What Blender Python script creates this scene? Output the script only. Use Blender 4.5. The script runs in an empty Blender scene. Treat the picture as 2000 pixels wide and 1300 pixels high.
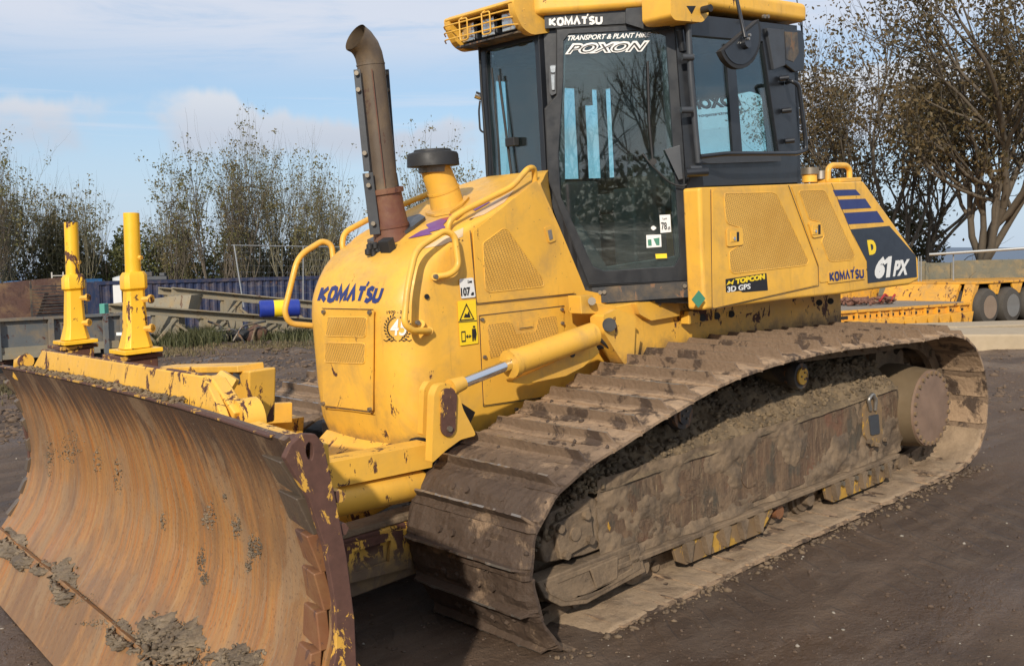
import bpy, bmesh, math, random
import numpy as np
from mathutils import Vector, Matrix, noise
from mathutils.geometry import tessellate_polygon
random.seed(7); RNG = np.random.default_rng(7)
SC = bpy.context.scene; COL = SC.collection
PI = math.pi

# ------------------------------------------------------------------ camera, sky, sun, exposure
# machine frame: x forward, y left, z up; the machine stands on a slope, so that frame is tilted in the world by M3
M3 = Matrix(((0.9984, -0.0003, 0.0568), (-0.0003, 0.9999, 0.0100), (-0.0568, -0.0100, 0.9983)))
MW = M3.to_4x4()
CAM = Vector((4.853, 4.553, 1.863)); YAW, PIT, ROL = map(math.radians, (-131.694, -6.285, -3.342)); FPX, CYP = 2010.0, 647.0
cd = Vector((math.cos(YAW)*math.cos(PIT), math.sin(YAW)*math.cos(PIT), math.sin(PIT)))
cr = Vector((math.sin(YAW), -math.cos(YAW), 0)); cu = cr.cross(cd)
cr, cu = math.cos(ROL)*cr + math.sin(ROL)*cu, -math.sin(ROL)*cr + math.cos(ROL)*cu
cam_d = bpy.data.cameras.new('camera'); cam = bpy.data.objects.new('camera', cam_d); COL.objects.link(cam); SC.camera = cam
cam_d.sensor_width = 36; cam_d.lens = FPX/2000*36; cam_d.shift_y = -(650-CYP)/2000; cam_d.clip_end = 9000; cam_d.clip_start = 0.05
R = Matrix((cr, cu, -cd)).transposed()
cam.matrix_world = MW @ (Matrix.Translation(CAM) @ R.to_4x4())
CW = M3 @ CAM

SUN = (M3 @ Vector((0.70, 0.52, 0.50))).normalized()          # towards the sun
el = math.asin(SUN.z); az = math.atan2(SUN.x, SUN.y)
w = bpy.data.worlds.new('World'); SC.world = w; w.use_nodes = True
nt = w.node_tree; nt.nodes.clear()
def N(t, ty, **k):
    n = t.nodes.new(ty)
    for a, b in k.items(): setattr(n, a, b)
    return n
sky = N(nt, 'ShaderNodeTexSky', sky_type='NISHITA'); sky.sun_disc = False; sky.sun_elevation = el; sky.sun_rotation = az
sky.air_density = 1.0; sky.dust_density = 0.4; sky.ozone_density = 1.6
tc = N(nt, 'ShaderNodeTexCoord'); sep = N(nt, 'ShaderNodeSeparateXYZ'); nt.links.new(tc.outputs['Generated'], sep.inputs[0])
def MA(t, op, a, b=None, c=None, clamp=False):
    n = N(t, 'ShaderNodeMath', operation=op); n.use_clamp = clamp
    for i, v in enumerate((a, b, c)):
        if v is None: continue
        if isinstance(v, (int, float)): n.inputs[i].default_value = v
        else: t.links.new(v, n.inputs[i])
    return n.outputs[0]
def NZ(t, vec, scale, detail=5, rough=.55, dist=0, lac=2.0):
    n = N(t, 'ShaderNodeTexNoise'); n.inputs['Scale'].default_value = scale; n.inputs['Detail'].default_value = detail
    n.inputs['Roughness'].default_value = rough; n.inputs['Distortion'].default_value = dist
    if vec is not None: t.links.new(vec, n.inputs['Vector'])
    return n.outputs['Fac']
def MP(t, vec, sc=(1, 1, 1), loc=(0, 0, 0), rot=(0, 0, 0)):
    n = N(t, 'ShaderNodeMapping'); n.inputs['Scale'].default_value = sc; n.inputs['Location'].default_value = loc; n.inputs['Rotation'].default_value = rot
    t.links.new(vec, n.inputs['Vector']); return n.outputs[0]
def MR(t, v, a, b, c=0., d=1., smooth=True):
    n = N(t, 'ShaderNodeMapRange'); n.interpolation_type = 'SMOOTHSTEP' if smooth else 'LINEAR'
    for i, q in ((1, a), (2, b), (3, c), (4, d)): n.inputs[i].default_value = q
    t.links.new(v, n.inputs[0]); return n.outputs[0]
def MX(t, f, a, b, mode='MIX'):
    n = N(t, 'ShaderNodeMix', data_type='RGBA', blend_type=mode)
    for i, v in ((0, f), (6, a), (7, b)):
        if isinstance(v, (int, float)): n.inputs[i].default_value = v
        elif isinstance(v, tuple): n.inputs[i].default_value = (*v, 1)
        else: t.links.new(v, n.inputs[i])
    return n.outputs[2]
G = tc.outputs['Generated']; ez = sep.outputs[2]
ele = MA(nt, 'MAXIMUM', ez, 0.0)
cirrus = NZ(nt, MP(nt, G, (1.3, 1.3, 9.0)), 2.6, 9, .62, .6)
cband = MR(nt, ele, .155, .23)
cir = MA(nt, 'MULTIPLY', MA(nt, 'MAXIMUM', MR(nt, cirrus, .24, .54), MR(nt, ele, .35, .7)), cband)
cir2 = MA(nt, 'MULTIPLY', MR(nt, NZ(nt, MP(nt, G, (1, 1, 26.0), (3, 1, 0)), 3.0, 8, .6), .50, .72), MR(nt, ele, .02, .12))
# low row of small cumulus: bottoms level, tops billowing
ctop = MA(nt, 'ADD', MA(nt, 'MULTIPLY', NZ(nt, MP(nt, G, (1, 1, .15), (9.3, 2, 0)), 4.2, 6, .55), .20), 0.060)
cum = MA(nt, 'MULTIPLY', MR(nt, MA(nt, 'SUBTRACT', ctop, ele), .0, .012), MR(nt, MA(nt, 'ADD', ele, MA(nt, 'MULTIPLY', NZ(nt, G, 11, 5), .03)), .108, .135))
cumm = MA(nt, 'MULTIPLY', cum, MR(nt, NZ(nt, MP(nt, G, (1, 1, 1.3), (1.7, .4, 0)), 3.3, 6, .55), .38, .47))
SKB = 0.145
skc = MX(nt, .55, sky.outputs[0], (2.3, 3.4, 4.9))
hz = MX(nt, MA(nt, 'MULTIPLY', MR(nt, ele, .17, .0), .80), skc, (3.55, 4.35, 5.45))
c1 = MX(nt, MA(nt, 'MULTIPLY', MA(nt, 'MAXIMUM', cir, MA(nt, 'MULTIPLY', cir2, .45)), .86), hz, (5.0, 5.25, 5.9))
cumcol = MX(nt, MR(nt, ele, .115, .17), (4.0, 4.25, 4.85), (5.2, 5.3, 5.6))
c2 = MX(nt, MA(nt, 'MULTIPLY', cumm, .85), c1, cumcol)
bg = N(nt, 'ShaderNodeBackground'); bg.inputs['Strength'].default_value = SKB
out = N(nt, 'ShaderNodeOutputWorld'); nt.links.new(c2, bg.inputs[0]); nt.links.new(bg.outputs[0], out.inputs[0])

sl = bpy.data.lights.new('sun', 'SUN'); sl.energy = 4.5; sl.angle = math.radians(1.2); sl.color = (1, .90, .76)
so = bpy.data.objects.new('sun', sl); COL.objects.link(so); so.rotation_euler = SUN.to_track_quat('Z', 'Y').to_euler(); so.location = (0, 0, 20)
SC.view_settings.view_transform = 'Standard'; SC.view_settings.look = 'None'; SC.view_settings.exposure = 0.0; SC.view_settings.gamma = 1
SC.view_settings.use_curve_mapping = False
SC.cycles.max_bounces = 8; SC.cycles.transparent_max_bounces = 16

# ------------------------------------------------------------------ pixel -> plane helpers (machine frame / world frame)
def ray(px, py): return cd + cr*((px-1000)/FPX) - cu*((py-CYP)/FPX)
def U(px, py, ax, val):
    D = ray(px, py); i = 'xyz'.index(ax); return CAM + D*((val-CAM[i])/D[i])
def PL(px, py, n, p0):
    D = ray(px, py); n = Vector(n); return CAM + D*(((Vector(p0)-CAM) @ n)/(D @ n))
def Wd(px, py, dist=None, z=None):
    D = M3 @ ray(px, py)
    t = (z-CW.z)/D.z if z is not None else dist/math.hypot(D.x, D.y)
    return CW + D*t

# ------------------------------------------------------------------ materials
MATS = {}
def mat(name):
    m = bpy.data.materials.new(name); m.use_nodes = True; t = m.node_tree; b = t.nodes['Principled BSDF']; MATS[name] = m
    return m, t, b
def lk(t, v, sock):
    if isinstance(v, (int, float)): sock.default_value = v
    elif isinstance(v, tuple): sock.default_value = (*v, 1)
    else: t.links.new(v, sock)
def bump(t, b, h, strength=.3, dist=.01):
    n = N(t, 'ShaderNodeBump'); n.inputs['Strength'].default_value = strength; n.inputs['Distance'].default_value = dist
    t.links.new(h, n.inputs['Height']); t.links.new(n.outputs[0], b.inputs['Normal'])
def objc(t): return N(t, 'ShaderNodeTexCoord').outputs['Object']
def plain(name, col, rough=.5, metal=0., var=.15, bscale=40, bstr=.08, coat=0):
    m, t, b = mat(name); o = objc(t); n = NZ(t, o, 7, 6, .6)
    dk = tuple(c*(1-var) for c in col); lt = tuple(min(1, c*(1+var)) for c in col)
    lk(t, MX(t, n, dk, lt), b.inputs['Base Color'])
    lk(t, MR(t, NZ(t, o, 13, 5), .3, .7, rough*.85, min(1, rough*1.2)), b.inputs['Roughness'])
    b.inputs['Metallic'].default_value = metal; b.inputs['Coat Weight'].default_value = coat
    bump(t, b, NZ(t, o, bscale, 4), bstr, .004)
    return m
def paint(name, base, chips=.0, dirt=.15, rough=.42, muz=None, grime=(.17, .105, .05), rust=(.07, .028, .018), streak=0.):
    m, t, b = mat(name); o = objc(t)
    big = NZ(t, o, 1.7, 5, .6); fine = NZ(t, o, 30, 5, .65)
    c = MX(t, MR(t, big, .3, .7), tuple(x*.88 for x in base), tuple(min(1, x*1.06) for x in base))
    # thin film of dust, heavier in patches
    dm = MA(t, 'MULTIPLY', MR(t, NZ(t, o, 3.1, 8, .7, .4), .42, .75), dirt)
    c = MX(t, dm, c, tuple(.5*x+.5*y for x, y in zip(grime, (.5, .33, .13))))
    # run marks down the sheet
    rn = MA(t, 'MULTIPLY', MR(t, NZ(t, MP(t, o, (9, 9, .8)), 2.2, 7, .65), .58, .76), .20+streak)
    c = MX(t, rn, c, tuple(x*.75 for x in grime))
    # specks
    sp = MR(t, NZ(t, o, 46, 3, .5), .70, .74)
    c = MX(t, MA(t, 'MULTIPLY', sp, .5), c, grime)
    r = MR(t, fine, .3, .7, rough*.8, rough*1.25)
    chipm = None
    if chips > 0:
        e1 = NZ(t, MP(t, o, (1, 1, .55)), 11, 9, .72, .5); e2 = NZ(t, o, 2.3, 3, .5)
        thr = MA(t, 'ADD', e1, MA(t, 'MULTIPLY', e2, .35))
        chipm = MR(t, thr, .86-chips*.28, .875-chips*.28)
        c = MX(t, chipm, c, MX(t, fine, tuple(x*.6 for x in rust), tuple(min(1, x*1.8) for x in rust)))
        r = MA(t, 'MAXIMUM', r, MA(t, 'MULTIPLY', chipm, .8))
    if muz is not None:   # splashed mud low on the part: (z where it is solid, z where it fades out)
        s = N(t, 'ShaderNodeSeparateXYZ'); t.links.new(o, s.inputs[0])
        zz = MA(t, 'ADD', s.outputs[2], MA(t, 'MULTIPLY', MA(t, 'SUBTRACT', NZ(t, o, 5, 8, .7), .5), (muz[1]-muz[0])*2.2))
        mm = MR(t, zz, muz[1], muz[0])
        c = MX(t, MA(t, 'MULTIPLY', mm, .93), c, MX(t, NZ(t, o, 19, 6), (.10, .067, .042), (.22, .155, .095)))
        r = MA(t, 'MAXIMUM', r, MA(t, 'MULTIPLY', mm, .85))
    lk(t, c, b.inputs['Base Color']); lk(t, r, b.inputs['Roughness'])
    h = MA(t, 'MULTIPLY', NZ(t, o, 5, 3), .6)
    if chipm is not None: h = MA(t, 'SUBTRACT', h, MA(t, 'MULTIPLY', chipm, .25))
    bump(t, b, h, .10, .01)
    return m
YEL = (.77, .425, .055)
yellow = paint('yellow_paint', YEL, .09, .60, rough=.46, streak=.20, muz=(.68, .83))
yellow_low = paint('yellow_paint_muddy', YEL, .30, .4, muz=(.98, 1.13))
yellow_worn = paint('yellow_paint_worn', YEL, .42, .35, rough=.5)
yellow_very = paint('yellow_paint_scraped', (.74, .42, .06), .85, .6, rough=.6, muz=(.26, .42))
yellow_mast = paint('yellow_paint_mast', (.85, .48, .02), .38, .05)
orange = paint('trailer_orange_paint', (.74, .36, .035), .30, .6)
black = plain('black_cab_paint', (.014, .016, .020), .34, var=.3, coat=.2)
greyb = plain('dark_grey_metal', (.045, .050, .058), .45, var=.25)
dustyblack = paint('dusty_black_metal', (.03, .033, .038), .35, .5, rough=.5, rust=(.16, .09, .05))
rubber = plain('black_rubber', (.018, .018, .019), .6)
chrome = plain('chrome_rod', (.75, .76, .78), .12, 1., .05, bstr=.0)
steel = plain('bare_steel', (.35, .33, .30), .45, .8)
bolt_m = plain('bolt_steel', (.22, .19, .15), .5, .6)
white = plain('white_sticker', (.72, .72, .70), .4, var=.05)
stick_y = plain('yellow_sticker', (.85, .60, .02), .4, var=.05)
ink = plain('black_ink', (.012, .012, .014), .5)
blue = plain('navy_blue_lettering', (.012, .022, .13), .35, coat=.2)
navy = plain('dark_navy_decal', (.022, .030, .045), .4)
purple = plain('purple_flash', (.17, .06, .22), .45); crimson = plain('crimson_flash', (.33, .05, .08), .45)
cream = plain('cream_reflection_paint', (.62, .45, .27), .45, var=.12)  # cream: a reflection on the hood top, painted in as colour
greens = plain('green_sticker', (.05, .20, .13), .45)
lensm = plain('lamp_lens', (.55, .55, .52), .08, .7, .1)
silver = plain('silver_reflector', (.7, .7, .68), .18, 1., .05)
seatm = plain('seat_cloth', (.02, .02, .022), .8)
liner = plain('grey_headlining', (.05, .05, .048), .8)

def glass_m(name, tint, refl=.10):
    m, t, b = mat(name); o = t.nodes['Material Output']
    tr = N(t, 'ShaderNodeBsdfTransparent'); tr.inputs[0].default_value = (*tint, 1)
    gl = N(t, 'ShaderNodeBsdfGlossy'); gl.inputs['Roughness'].default_value = .015; gl.inputs[0].default_value = (.9, .9, .9, 1)
    di = N(t, 'ShaderNodeBsdfDiffuse'); di.inputs[0].default_value = (.25, .22, .17, 1)
    fr = N(t, 'ShaderNodeLayerWeight'); fr.inputs[0].default_value = .5; fp_ = MA(t, 'POWER', fr.outputs['Facing'], 4.0)
    f = MA(t, 'ADD', MA(t, 'MULTIPLY', fp_, .6), refl, clamp=True)
    a = N(t, 'ShaderNodeMixShader'); t.links.new(f, a.inputs[0]); t.links.new(tr.outputs[0], a.inputs[1]); t.links.new(gl.outputs[0], a.inputs[2])
    s = N(t, 'ShaderNodeMixShader'); t.links.new(MR(t, NZ(t, objc(t), 6, 7, .65), .35, .8, .006, .045), s.inputs[0])
    t.links.new(a.outputs[0], s.inputs[1]); t.links.new(di.outputs[0], s.inputs[2]); t.links.new(s.outputs[0], o.inputs[0])
    t.nodes.remove(b); return m
glass = glass_m('tinted_cab_glass', (.82, .95, .955), .09)

def grille_m(name):
    m, t, b = mat(name); o = objc(t)
    v = N(t, 'ShaderNodeTexVoronoi'); v.inputs['Scale'].default_value = 110; v.inputs['Randomness'].default_value = 0.0; t.links.new(MP(t, o, (1, 1, 1), rot=(.3, .2, .5)), v.inputs['Vector'])
    hole = MR(t, v.outputs['Distance'], .30, .40, 1, 0)
    dust = MR(t, NZ(t, o, 3.5, 6, .6), .3, .7)
    c = MX(t, hole, MX(t, dust, (.56, .30, .045), (.66, .38, .075)), (.16, .085, .02))
    lk(t, c, b.inputs['Base Color']); b.inputs['Roughness'].default_value = .55
    bump(t, b, MA(t, 'SUBTRACT', 1.0, hole), .4, .002); return m
grille = grille_m('perforated_yellow_sheet')

def mud_m(name, dry, dark, thr=(.40, .60), bs=1.0, posdark=False, islands=True):
    m, t, b = mat(name); o = objc(t); src = o
    if islands:
        oi = N(t, 'ShaderNodeObjectInfo'); va = N(t, 'ShaderNodeVectorMath', operation='ADD'); sc = N(t, 'ShaderNodeVectorMath', operation='SCALE')
        cb = N(t, 'ShaderNodeCombineXYZ'); t.links.new(oi.outputs['Random'], cb.inputs[0]); t.links.new(oi.outputs['Random'], cb.inputs[2])
        t.links.new(cb.outputs[0], sc.inputs[0]); sc.inputs['Scale'].default_value = 60
        t.links.new(o, va.inputs[0]); t.links.new(sc.outputs[0], va.inputs[1]); src = va.outputs[0]
    f = NZ(t, src, 5, 9, .68, .3); fn = NZ(t, src, 60, 6, .7)
    k = MR(t, f, *thr)
    if posdark:
        g = N(t, 'ShaderNodeNewGeometry'); s = N(t, 'ShaderNodeSeparateXYZ'); t.links.new(g.outputs['Position'], s.inputs[0])
        fr = MR(t, MA(t, 'ADD', s.outputs[0], MA(t, 'MULTIPLY', f, .5)), 1.55, 2.35)   # the front of the run is caked with fresh dark mud
        k = MA(t, 'MAXIMUM', k, MA(t, 'MULTIPLY', fr, MR(t, f, .30, .46)))
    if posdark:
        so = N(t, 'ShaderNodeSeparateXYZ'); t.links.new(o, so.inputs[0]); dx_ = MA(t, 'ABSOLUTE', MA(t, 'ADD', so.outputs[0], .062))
        k = MA(t, 'MAXIMUM', k, MA(t, 'MULTIPLY', MR(t, MA(t, 'ADD', dx_, MA(t, 'MULTIPLY', MA(t, 'SUBTRACT', f, .5), .12)), .026, .010), .55))  # corner shading behind each grouser put into the mud colour for contrast
    c = MX(t, k, MX(t, fn, tuple(x*.72 for x in dry), tuple(x*1.25 for x in dry)), MX(t, fn, tuple(x*.6 for x in dark), tuple(x*1.5 for x in dark)))
    lk(t, c, b.inputs['Base Color']); lk(t, MR(t, k, 0, 1, .92, .72), b.inputs['Roughness'])
    h = MA(t, 'ADD', MA(t, 'MULTIPLY', NZ(t, src, 16, 8, .7), 1.0), MA(t, 'MULTIPLY', k, .5))
    bump(t, b, h, .75*bs, .02); return m
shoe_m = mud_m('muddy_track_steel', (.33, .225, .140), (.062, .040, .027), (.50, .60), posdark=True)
frame_mud = mud_m('dried_mud_on_steel', (.205, .145, .090), (.088, .062, .040), (.40, .7), .7)
clod_m = mud_m('clay_clods', (.215, .155, .090), (.10, .072, .043), (.38, .66), 1.2)
clod_l = mud_m('pale_clay_clods', (.235, .18, .12), (.11, .082, .055), (.38, .66), 1.3)
edge_m = plain('polished_grouser_edge', (.30, .27, .24), .35, .7)

def scraped_m():   # side plate of the track frame: mud scoured in vertical strokes over yellow and grey
    m, t, b = mat('scoured_frame_plate'); o = objc(t)
    s1 = NZ(t, MP(t, o, (9, 9, 1.6)), 2.0, 9, .75, .4); s2 = NZ(t, MP(t, o, (2.2, 2, 1.3)), 1.7, 5, .6); s3 = NZ(t, MP(t, o, (30, 30, 1.5), (4, 2, 0)), 2.5, 7, .7)
    c = MX(t, MR(t, s1, .35, .7), (.085, .050, .030), (.20, .130, .074))
    c = MX(t, MA(t, 'MULTIPLY', MR(t, s2, .50, .60), .75), c, (.058, .054, .040))
    c = MX(t, MA(t, 'MULTIPLY', MR(t, s2, .44, .36), .65), c, (.16, .070, .038))
    c = MX(t, MA(t, 'MULTIPLY', MR(t, s3, .60, .66), .6), c, (.34, .27, .15))
    c = MX(t, MR(t, NZ(t, MP(t, o, (5, 5, 2)), 3, 6, .65), .69, .72), c, (.48, .26, .03))
    lk(t, c, b.inputs['Base Color']); b.inputs['Roughness'].default_value = .7
    blot = MR(t, NZ(t, o, 4.5, 9, .72, .6), .50, .58); c = MX(t, MA(t, 'MULTIPLY', blot, .7), c, MX(t, NZ(t, o, 22, 7), (.12, .078, .045), (.24, .165, .10)))
    lk(t, c, b.inputs['Base Color']); bump(t, b, MA(t, 'ADD', MA(t, 'ADD', s1, NZ(t, o, 30, 6)), MA(t, 'MULTIPLY', blot, 1.2)), .6, .015); return m
scoured = scraped_m()
frame_yellow = paint('mud_caked_yellow_guard', (.17, .112, .062), .50, .4, rough=.8, rust=(.33, .19, .03))

def blade_m(name, top=True):
    m, t, b = mat(name)
    uv = N(t, 'ShaderNodeUVMap'); uv.uv_map = 'UVMap'; u = uv.outputs[0]
    su = N(t, 'ShaderNodeSeparateXYZ'); t.links.new(u, su.inputs[0])
    wob = NZ(t, MP(t, u, (1.2, 2, 1)), 1.2, 4)
    cu_ = N(t, 'ShaderNodeCombineXYZ'); t.links.new(MA(t, 'ADD', su.outputs[0], MA(t, 'MULTIPLY', wob, .12)), cu_.inputs[0]); t.links.new(su.outputs[1], cu_.inputs[1]); uu = cu_.outputs[0]
    a = NZ(t, MP(t, uu, (9, .45, 1)), 1.6, 8, .62); s2 = NZ(t, MP(t, uu, (34, 1.0, 1), (3, 5, 0)), 1.6, 8, .68); bigp = NZ(t, MP(t, uu, (1.5, .8, 1), (7, 1, 0)), 1.5, 5, .6)
    c = MX(t, MR(t, a, .30, .70), (.23, .118, .050), (.39, .205, .070))
    c = MX(t, MA(t, 'MULTIPLY', MR(t, s2, .46, .62), MA(t, 'ADD', .45, MA(t, 'MULTIPLY', MR(t, bigp, .42, .56, 1, 0), .45))), c, (.38, .135, .024))
    c = MX(t, MA(t, 'MULTIPLY', MR(t, NZ(t, MP(t, uu, (22, .7, 1), (11, 2, 0)), 1.5, 7, .65), .56, .68), .65), c, (.33, .225, .13))
    c = MX(t, MA(t, 'MULTIPLY', MR(t, bigp, .46, .62), .55), c, (.135, .085, .052))
    # darker unscoured metal towards the top edge, breaking into strokes
    tz = MA(t, 'ADD', su.outputs[1], MA(t, 'MULTIPLY', MA(t, 'SUBTRACT', NZ(t, MP(t, uu, (16, .8, 1), (1, 9, 0)), 1.6, 7, .65), .5), .75))
    c = MX(t, MA(t, 'MULTIPLY', MR(t, tz, .90, 1.16), .92), c, MX(t, a, (.030, .021, .017), (.088, .052, .034)))
    # dark strokes
    c = MX(t, MA(t, 'MULTIPLY', MR(t, NZ(t, MP(t, uu, (40, .9, 1), (5, 3, 0)), 1.8, 6, .6), .63, .70), .6), c, (.06, .040, .03))
    sp = NZ(t, MP(t, u, (1, 1, 1)), 46, 5, .6); c = MX(t, MA(t, 'MULTIPLY', MR(t, sp, .60, .72), .45), c, (.32, .25, .17))
    p2 = NZ(t, MP(t, uu, (2.2, 1.1, 1), (13, 4, 0)), 1.8, 8, .65, .3)
    c = MX(t, MA(t, 'MULTIPLY', MR(t, p2, .52, .60), .55), c, (.27, .175, .095))
    c = MX(t, MA(t, 'MULTIPLY', MR(t, NZ(t, MP(t, uu, (6, 2.2, 1), (2, 8, 0)), 2.5, 9, .75, .5), .60, .66), .6), c, (.09, .055, .036))
    scr = MR(t, NZ(t, MP(t, uu, (70, .5, 1), (0, 1, 0), rot=(0, 0, .12)), 2.0, 3, .5), .68, .71); c = MX(t, MA(t, 'MULTIPLY', scr, .5), c, (.05, .035, .03))
    lk(t, c, b.inputs['Base Color']); lk(t, MR(t, p2, .3, .7, .36, .66), b.inputs['Roughness']); b.inputs['Metallic'].default_value = .0
    pit = MR(t, NZ(t, MP(t, u, (1, .6, 1)), 75, 4, .6), .58, .66); c = MX(t, MA(t, 'MULTIPLY', pit, .45), c, (.10, .055, .032)); lk(t, c, b.inputs['Base Color'])
    bump(t, b, MA(t, 'SUBTRACT', MA(t, 'ADD', MA(t, 'MULTIPLY', s2, .7), MA(t, 'MULTIPLY', NZ(t, u, 60, 5), .35)), MA(t, 'MULTIPLY', pit, .3)), .5, .007); return m
blade_rust = blade_m('scoured_rusty_blade')
rusty = paint('rust_over_yellow', (.60, .33, .05), .92, .6, rough=.6, rust=(.075, .034, .024))
rust_red = paint('wet_red_rust', (.21, .090, .042), .5, .5, rough=.5, rust=(.09, .045, .03))
exh_m = paint('heat_browned_steel', (.095, .070, .050), .35, .35, rough=.5, rust=(.07, .04, .028), grime=(.15, .11, .08))
exh_r = paint('rusted_exhaust_neck', (.13, .048, .032), .4, .4, rough=.6, rust=(.06, .022, .016), grime=(.2, .11, .07))

# ------------------------------------------------------------------ object helpers
def link(name, me, m=None, parent=None):
    o = bpy.data.objects.new(name, me); COL.objects.link(o)
    if m is not None and me is not None and not me.materials: me.materials.append(m)
    if parent is not None: o.parent = parent
    return o
def tag(o, label=None, cat=None, group=None, kind=None):
    for k, v in (('label', label), ('category', cat), ('group', group), ('kind', kind)):
        if v: o[k] = v
    return o
def empty(name, loc=(0, 0, 0), mw=None):
    o = bpy.data.objects.new(name, None); COL.objects.link(o)
    if mw is not None: o.matrix_world = mw
    else: o.location = loc
    o.empty_display_size = .3; return o
class MB:
    def __init__(s): s.v = []; s.f = []
    def add(s, vs, fs):
        k = len(s.v); s.v += [tuple(p) for p in vs]; s.f += [tuple(i+k for i in f) for f in fs]; return s
    def box(s, a, b, mtx=None):
        (x0, y0, z0), (x1, y1, z1) = a, b
        vs = [Vector(p) for p in ((x0, y0, z0), (x1, y0, z0), (x1, y1, z0), (x0, y1, z0), (x0, y0, z1), (x1, y0, z1), (x1, y1, z1), (x0, y1, z1))]
        if mtx is not None: vs = [mtx @ q for q in vs]
        return s.add(vs, [(0, 3, 2, 1), (4, 5, 6, 7), (0, 1, 5, 4), (1, 2, 6, 5), (2, 3, 7, 6), (3, 0, 4, 7)])
    def obox(s, c, ax, ay, az):   # box from centre and half-axis vectors
        c, ax, ay, az = map(Vector, (c, ax, ay, az))
        vs = [c+i*ax+j*ay+k*az for k in (-1, 1) for j in (-1, 1) for i in (-1, 1)]
        return s.add(vs, [(0, 2, 3, 1), (4, 5, 7, 6), (0, 1, 5, 4), (1, 3, 7, 5), (3, 2, 6, 7), (2, 0, 4, 6)])
    def bar(s, p, q, w, h=None, up=(0, 0, 1)):
        p, q = Vector(p), Vector(q); h = h or w; d = (q-p); L = d.length; d.normalize(); r = d.cross(Vector(up))
        if r.length < 1e-4: r = d.cross(Vector((1, 0, 0)))
        r.normalize(); u_ = r.cross(d); return s.obox((p+q)/2, d*L/2, r*w/2, u_*h/2)
    def tube(s, pts, rad, seg=12, cap=True):
        pts = [Vector(p) for p in pts]; rs = rad if hasattr(rad, '__len__') else [rad]*len(pts)
        t0 = (pts[1]-pts[0]).normalized(); n0 = t0.cross(Vector((0, 0, 1)))
        if n0.length < .05: n0 = t0.cross(Vector((1, 0, 0)))
        n0.normalize(); vs = []
        for i, p in enumerate(pts):
            t1 = (pts[min(i+1, len(pts)-1)]-pts[max(i-1, 0)]).normalized()
            n0 = (n0 - t1*(n0 @ t1)).normalized(); b0 = t1.cross(n0)
            vs += [p+(n0*math.cos(a)+b0*math.sin(a))*rs[i] for a in (2*PI*k/seg for k in range(seg))]
        fs = [(i*seg+k, i*seg+(k+1) % seg, (i+1)*seg+(k+1) % seg, (i+1)*seg+k) for i in range(len(pts)-1) for k in range(seg)]
        if cap: fs += [tuple(range(seg))[::-1], tuple((len(pts)-1)*seg+k for k in range(seg))]
        return s.add(vs, fs)
    def cyl(s, p, q, r, seg=20, r2=None): return s.tube([p, q], [r, r if r2 is None else r2], seg)
    def prism(s, loops, d):   # loops of 3D points (first outer, rest holes), swept by vector d
        d = Vector(d); base = len(s.v); allv = [Vector(p) for L in loops for p in L]; n = len(allv)
        tris = tessellate_polygon([[Vector(p) for p in L] for L in loops])
        vs = allv + [p+d for p in allv]; fs = [tuple(t) for t in tris] + [tuple(i+n for i in t[::-1]) for t in tris]
        k = 0
        for L in loops:
            m_ = len(L)
            for i in range(m_): a, b = k+i, k+(i+1) % m_; fs.append((a, b, b+n, a+n))
            k += m_
        return s.add(vs, fs)
    def mesh(s, name, smooth=False):
        me = bpy.data.meshes.new(name); me.from_pydata(s.v, [], s.f); me.validate()
        bm = bmesh.new(); bm.from_mesh(me); bmesh.ops.recalc_face_normals(bm, faces=bm.faces); bm.to_mesh(me); bm.free()
        if smooth: me.polygons.foreach_set('use_smooth', [True]*len(me.polygons))
        return me
    def build(s, name, m, parent=None, smooth=False, bevel=0, seg=2):
        me = s.mesh(name, smooth or bevel > 0); o = link(name, me, m, parent)
        if bevel > 0:
            b = o.modifiers.new('bevel', 'BEVEL'); b.width = bevel; b.segments = seg; b.limit_method = 'ANGLE'; b.angle_limit = math.radians(35); b.harden_normals = True
        elif smooth:
            me.set_sharp_from_angle(angle=math.radians(40))
        return o
def rounded(pts, r, n=5):   # round the corners of a 2D/3D polygon; r scalar or list
    out = []; L = len(pts); pts = [Vector(p) for p in pts]
    for i in range(L):
        p, a, b = pts[i], pts[i-1], pts[(i+1) % L]; rr = r[i] if hasattr(r, '__len__') else r
        da, db = (a-p), (b-p); k = min(rr, da.length*.48, db.length*.48)
        if k <= 0: out.append(p); continue
        A, B = p+da.normalized()*k, p+db.normalized()*k
        for j in range(n+1):
            t = j/n; out.append((1-t)**2*A+2*t*(1-t)*p+t*t*B)
    return out
def fillet(pts, r, n=6):    # round the inner corners of an open path
    pts = [Vector(p) for p in pts]; out = [pts[0]]
    for i in range(1, len(pts)-1):
        p, a, b = pts[i], pts[i-1], pts[i+1]; da, db = a-p, b-p; k = min(r, da.length*.48, db.length*.48)
        A, B = p+da.normalized()*k, p+db.normalized()*k
        for j in range(n+1): t = j/n; out.append((1-t)**2*A+2*t*(1-t)*p+t*t*B)
    return out+[pts[-1]]
class Plane:
    def __init__(s, n, p0): s.n = Vector(n).normalized(); s.p0 = Vector(p0)
    def __call__(s, px, py): return PL(px, py, s.n, s.p0)
    def off(s, d): return Plane(s.n, s.p0+s.n*d)
def plate(name, loops, plane, thick, m, parent, off=0., r=0, bevel=0, smooth=False):
    """pixel polygons laid on a plane, standing proud of it by off, thick deep behind its face"""
    pl = plane.off(off); L3 = []
    for L in loops:
        P2 = [Vector((x, y, 0)) for x, y in L]
        if r: P2 = rounded(P2, r)
        L3.append([pl(q.x, q.y) for q in P2])
    mb = MB().prism(L3, -pl.n*thick); return mb.build(name, m, parent, bevel=bevel, smooth=smooth)
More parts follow.
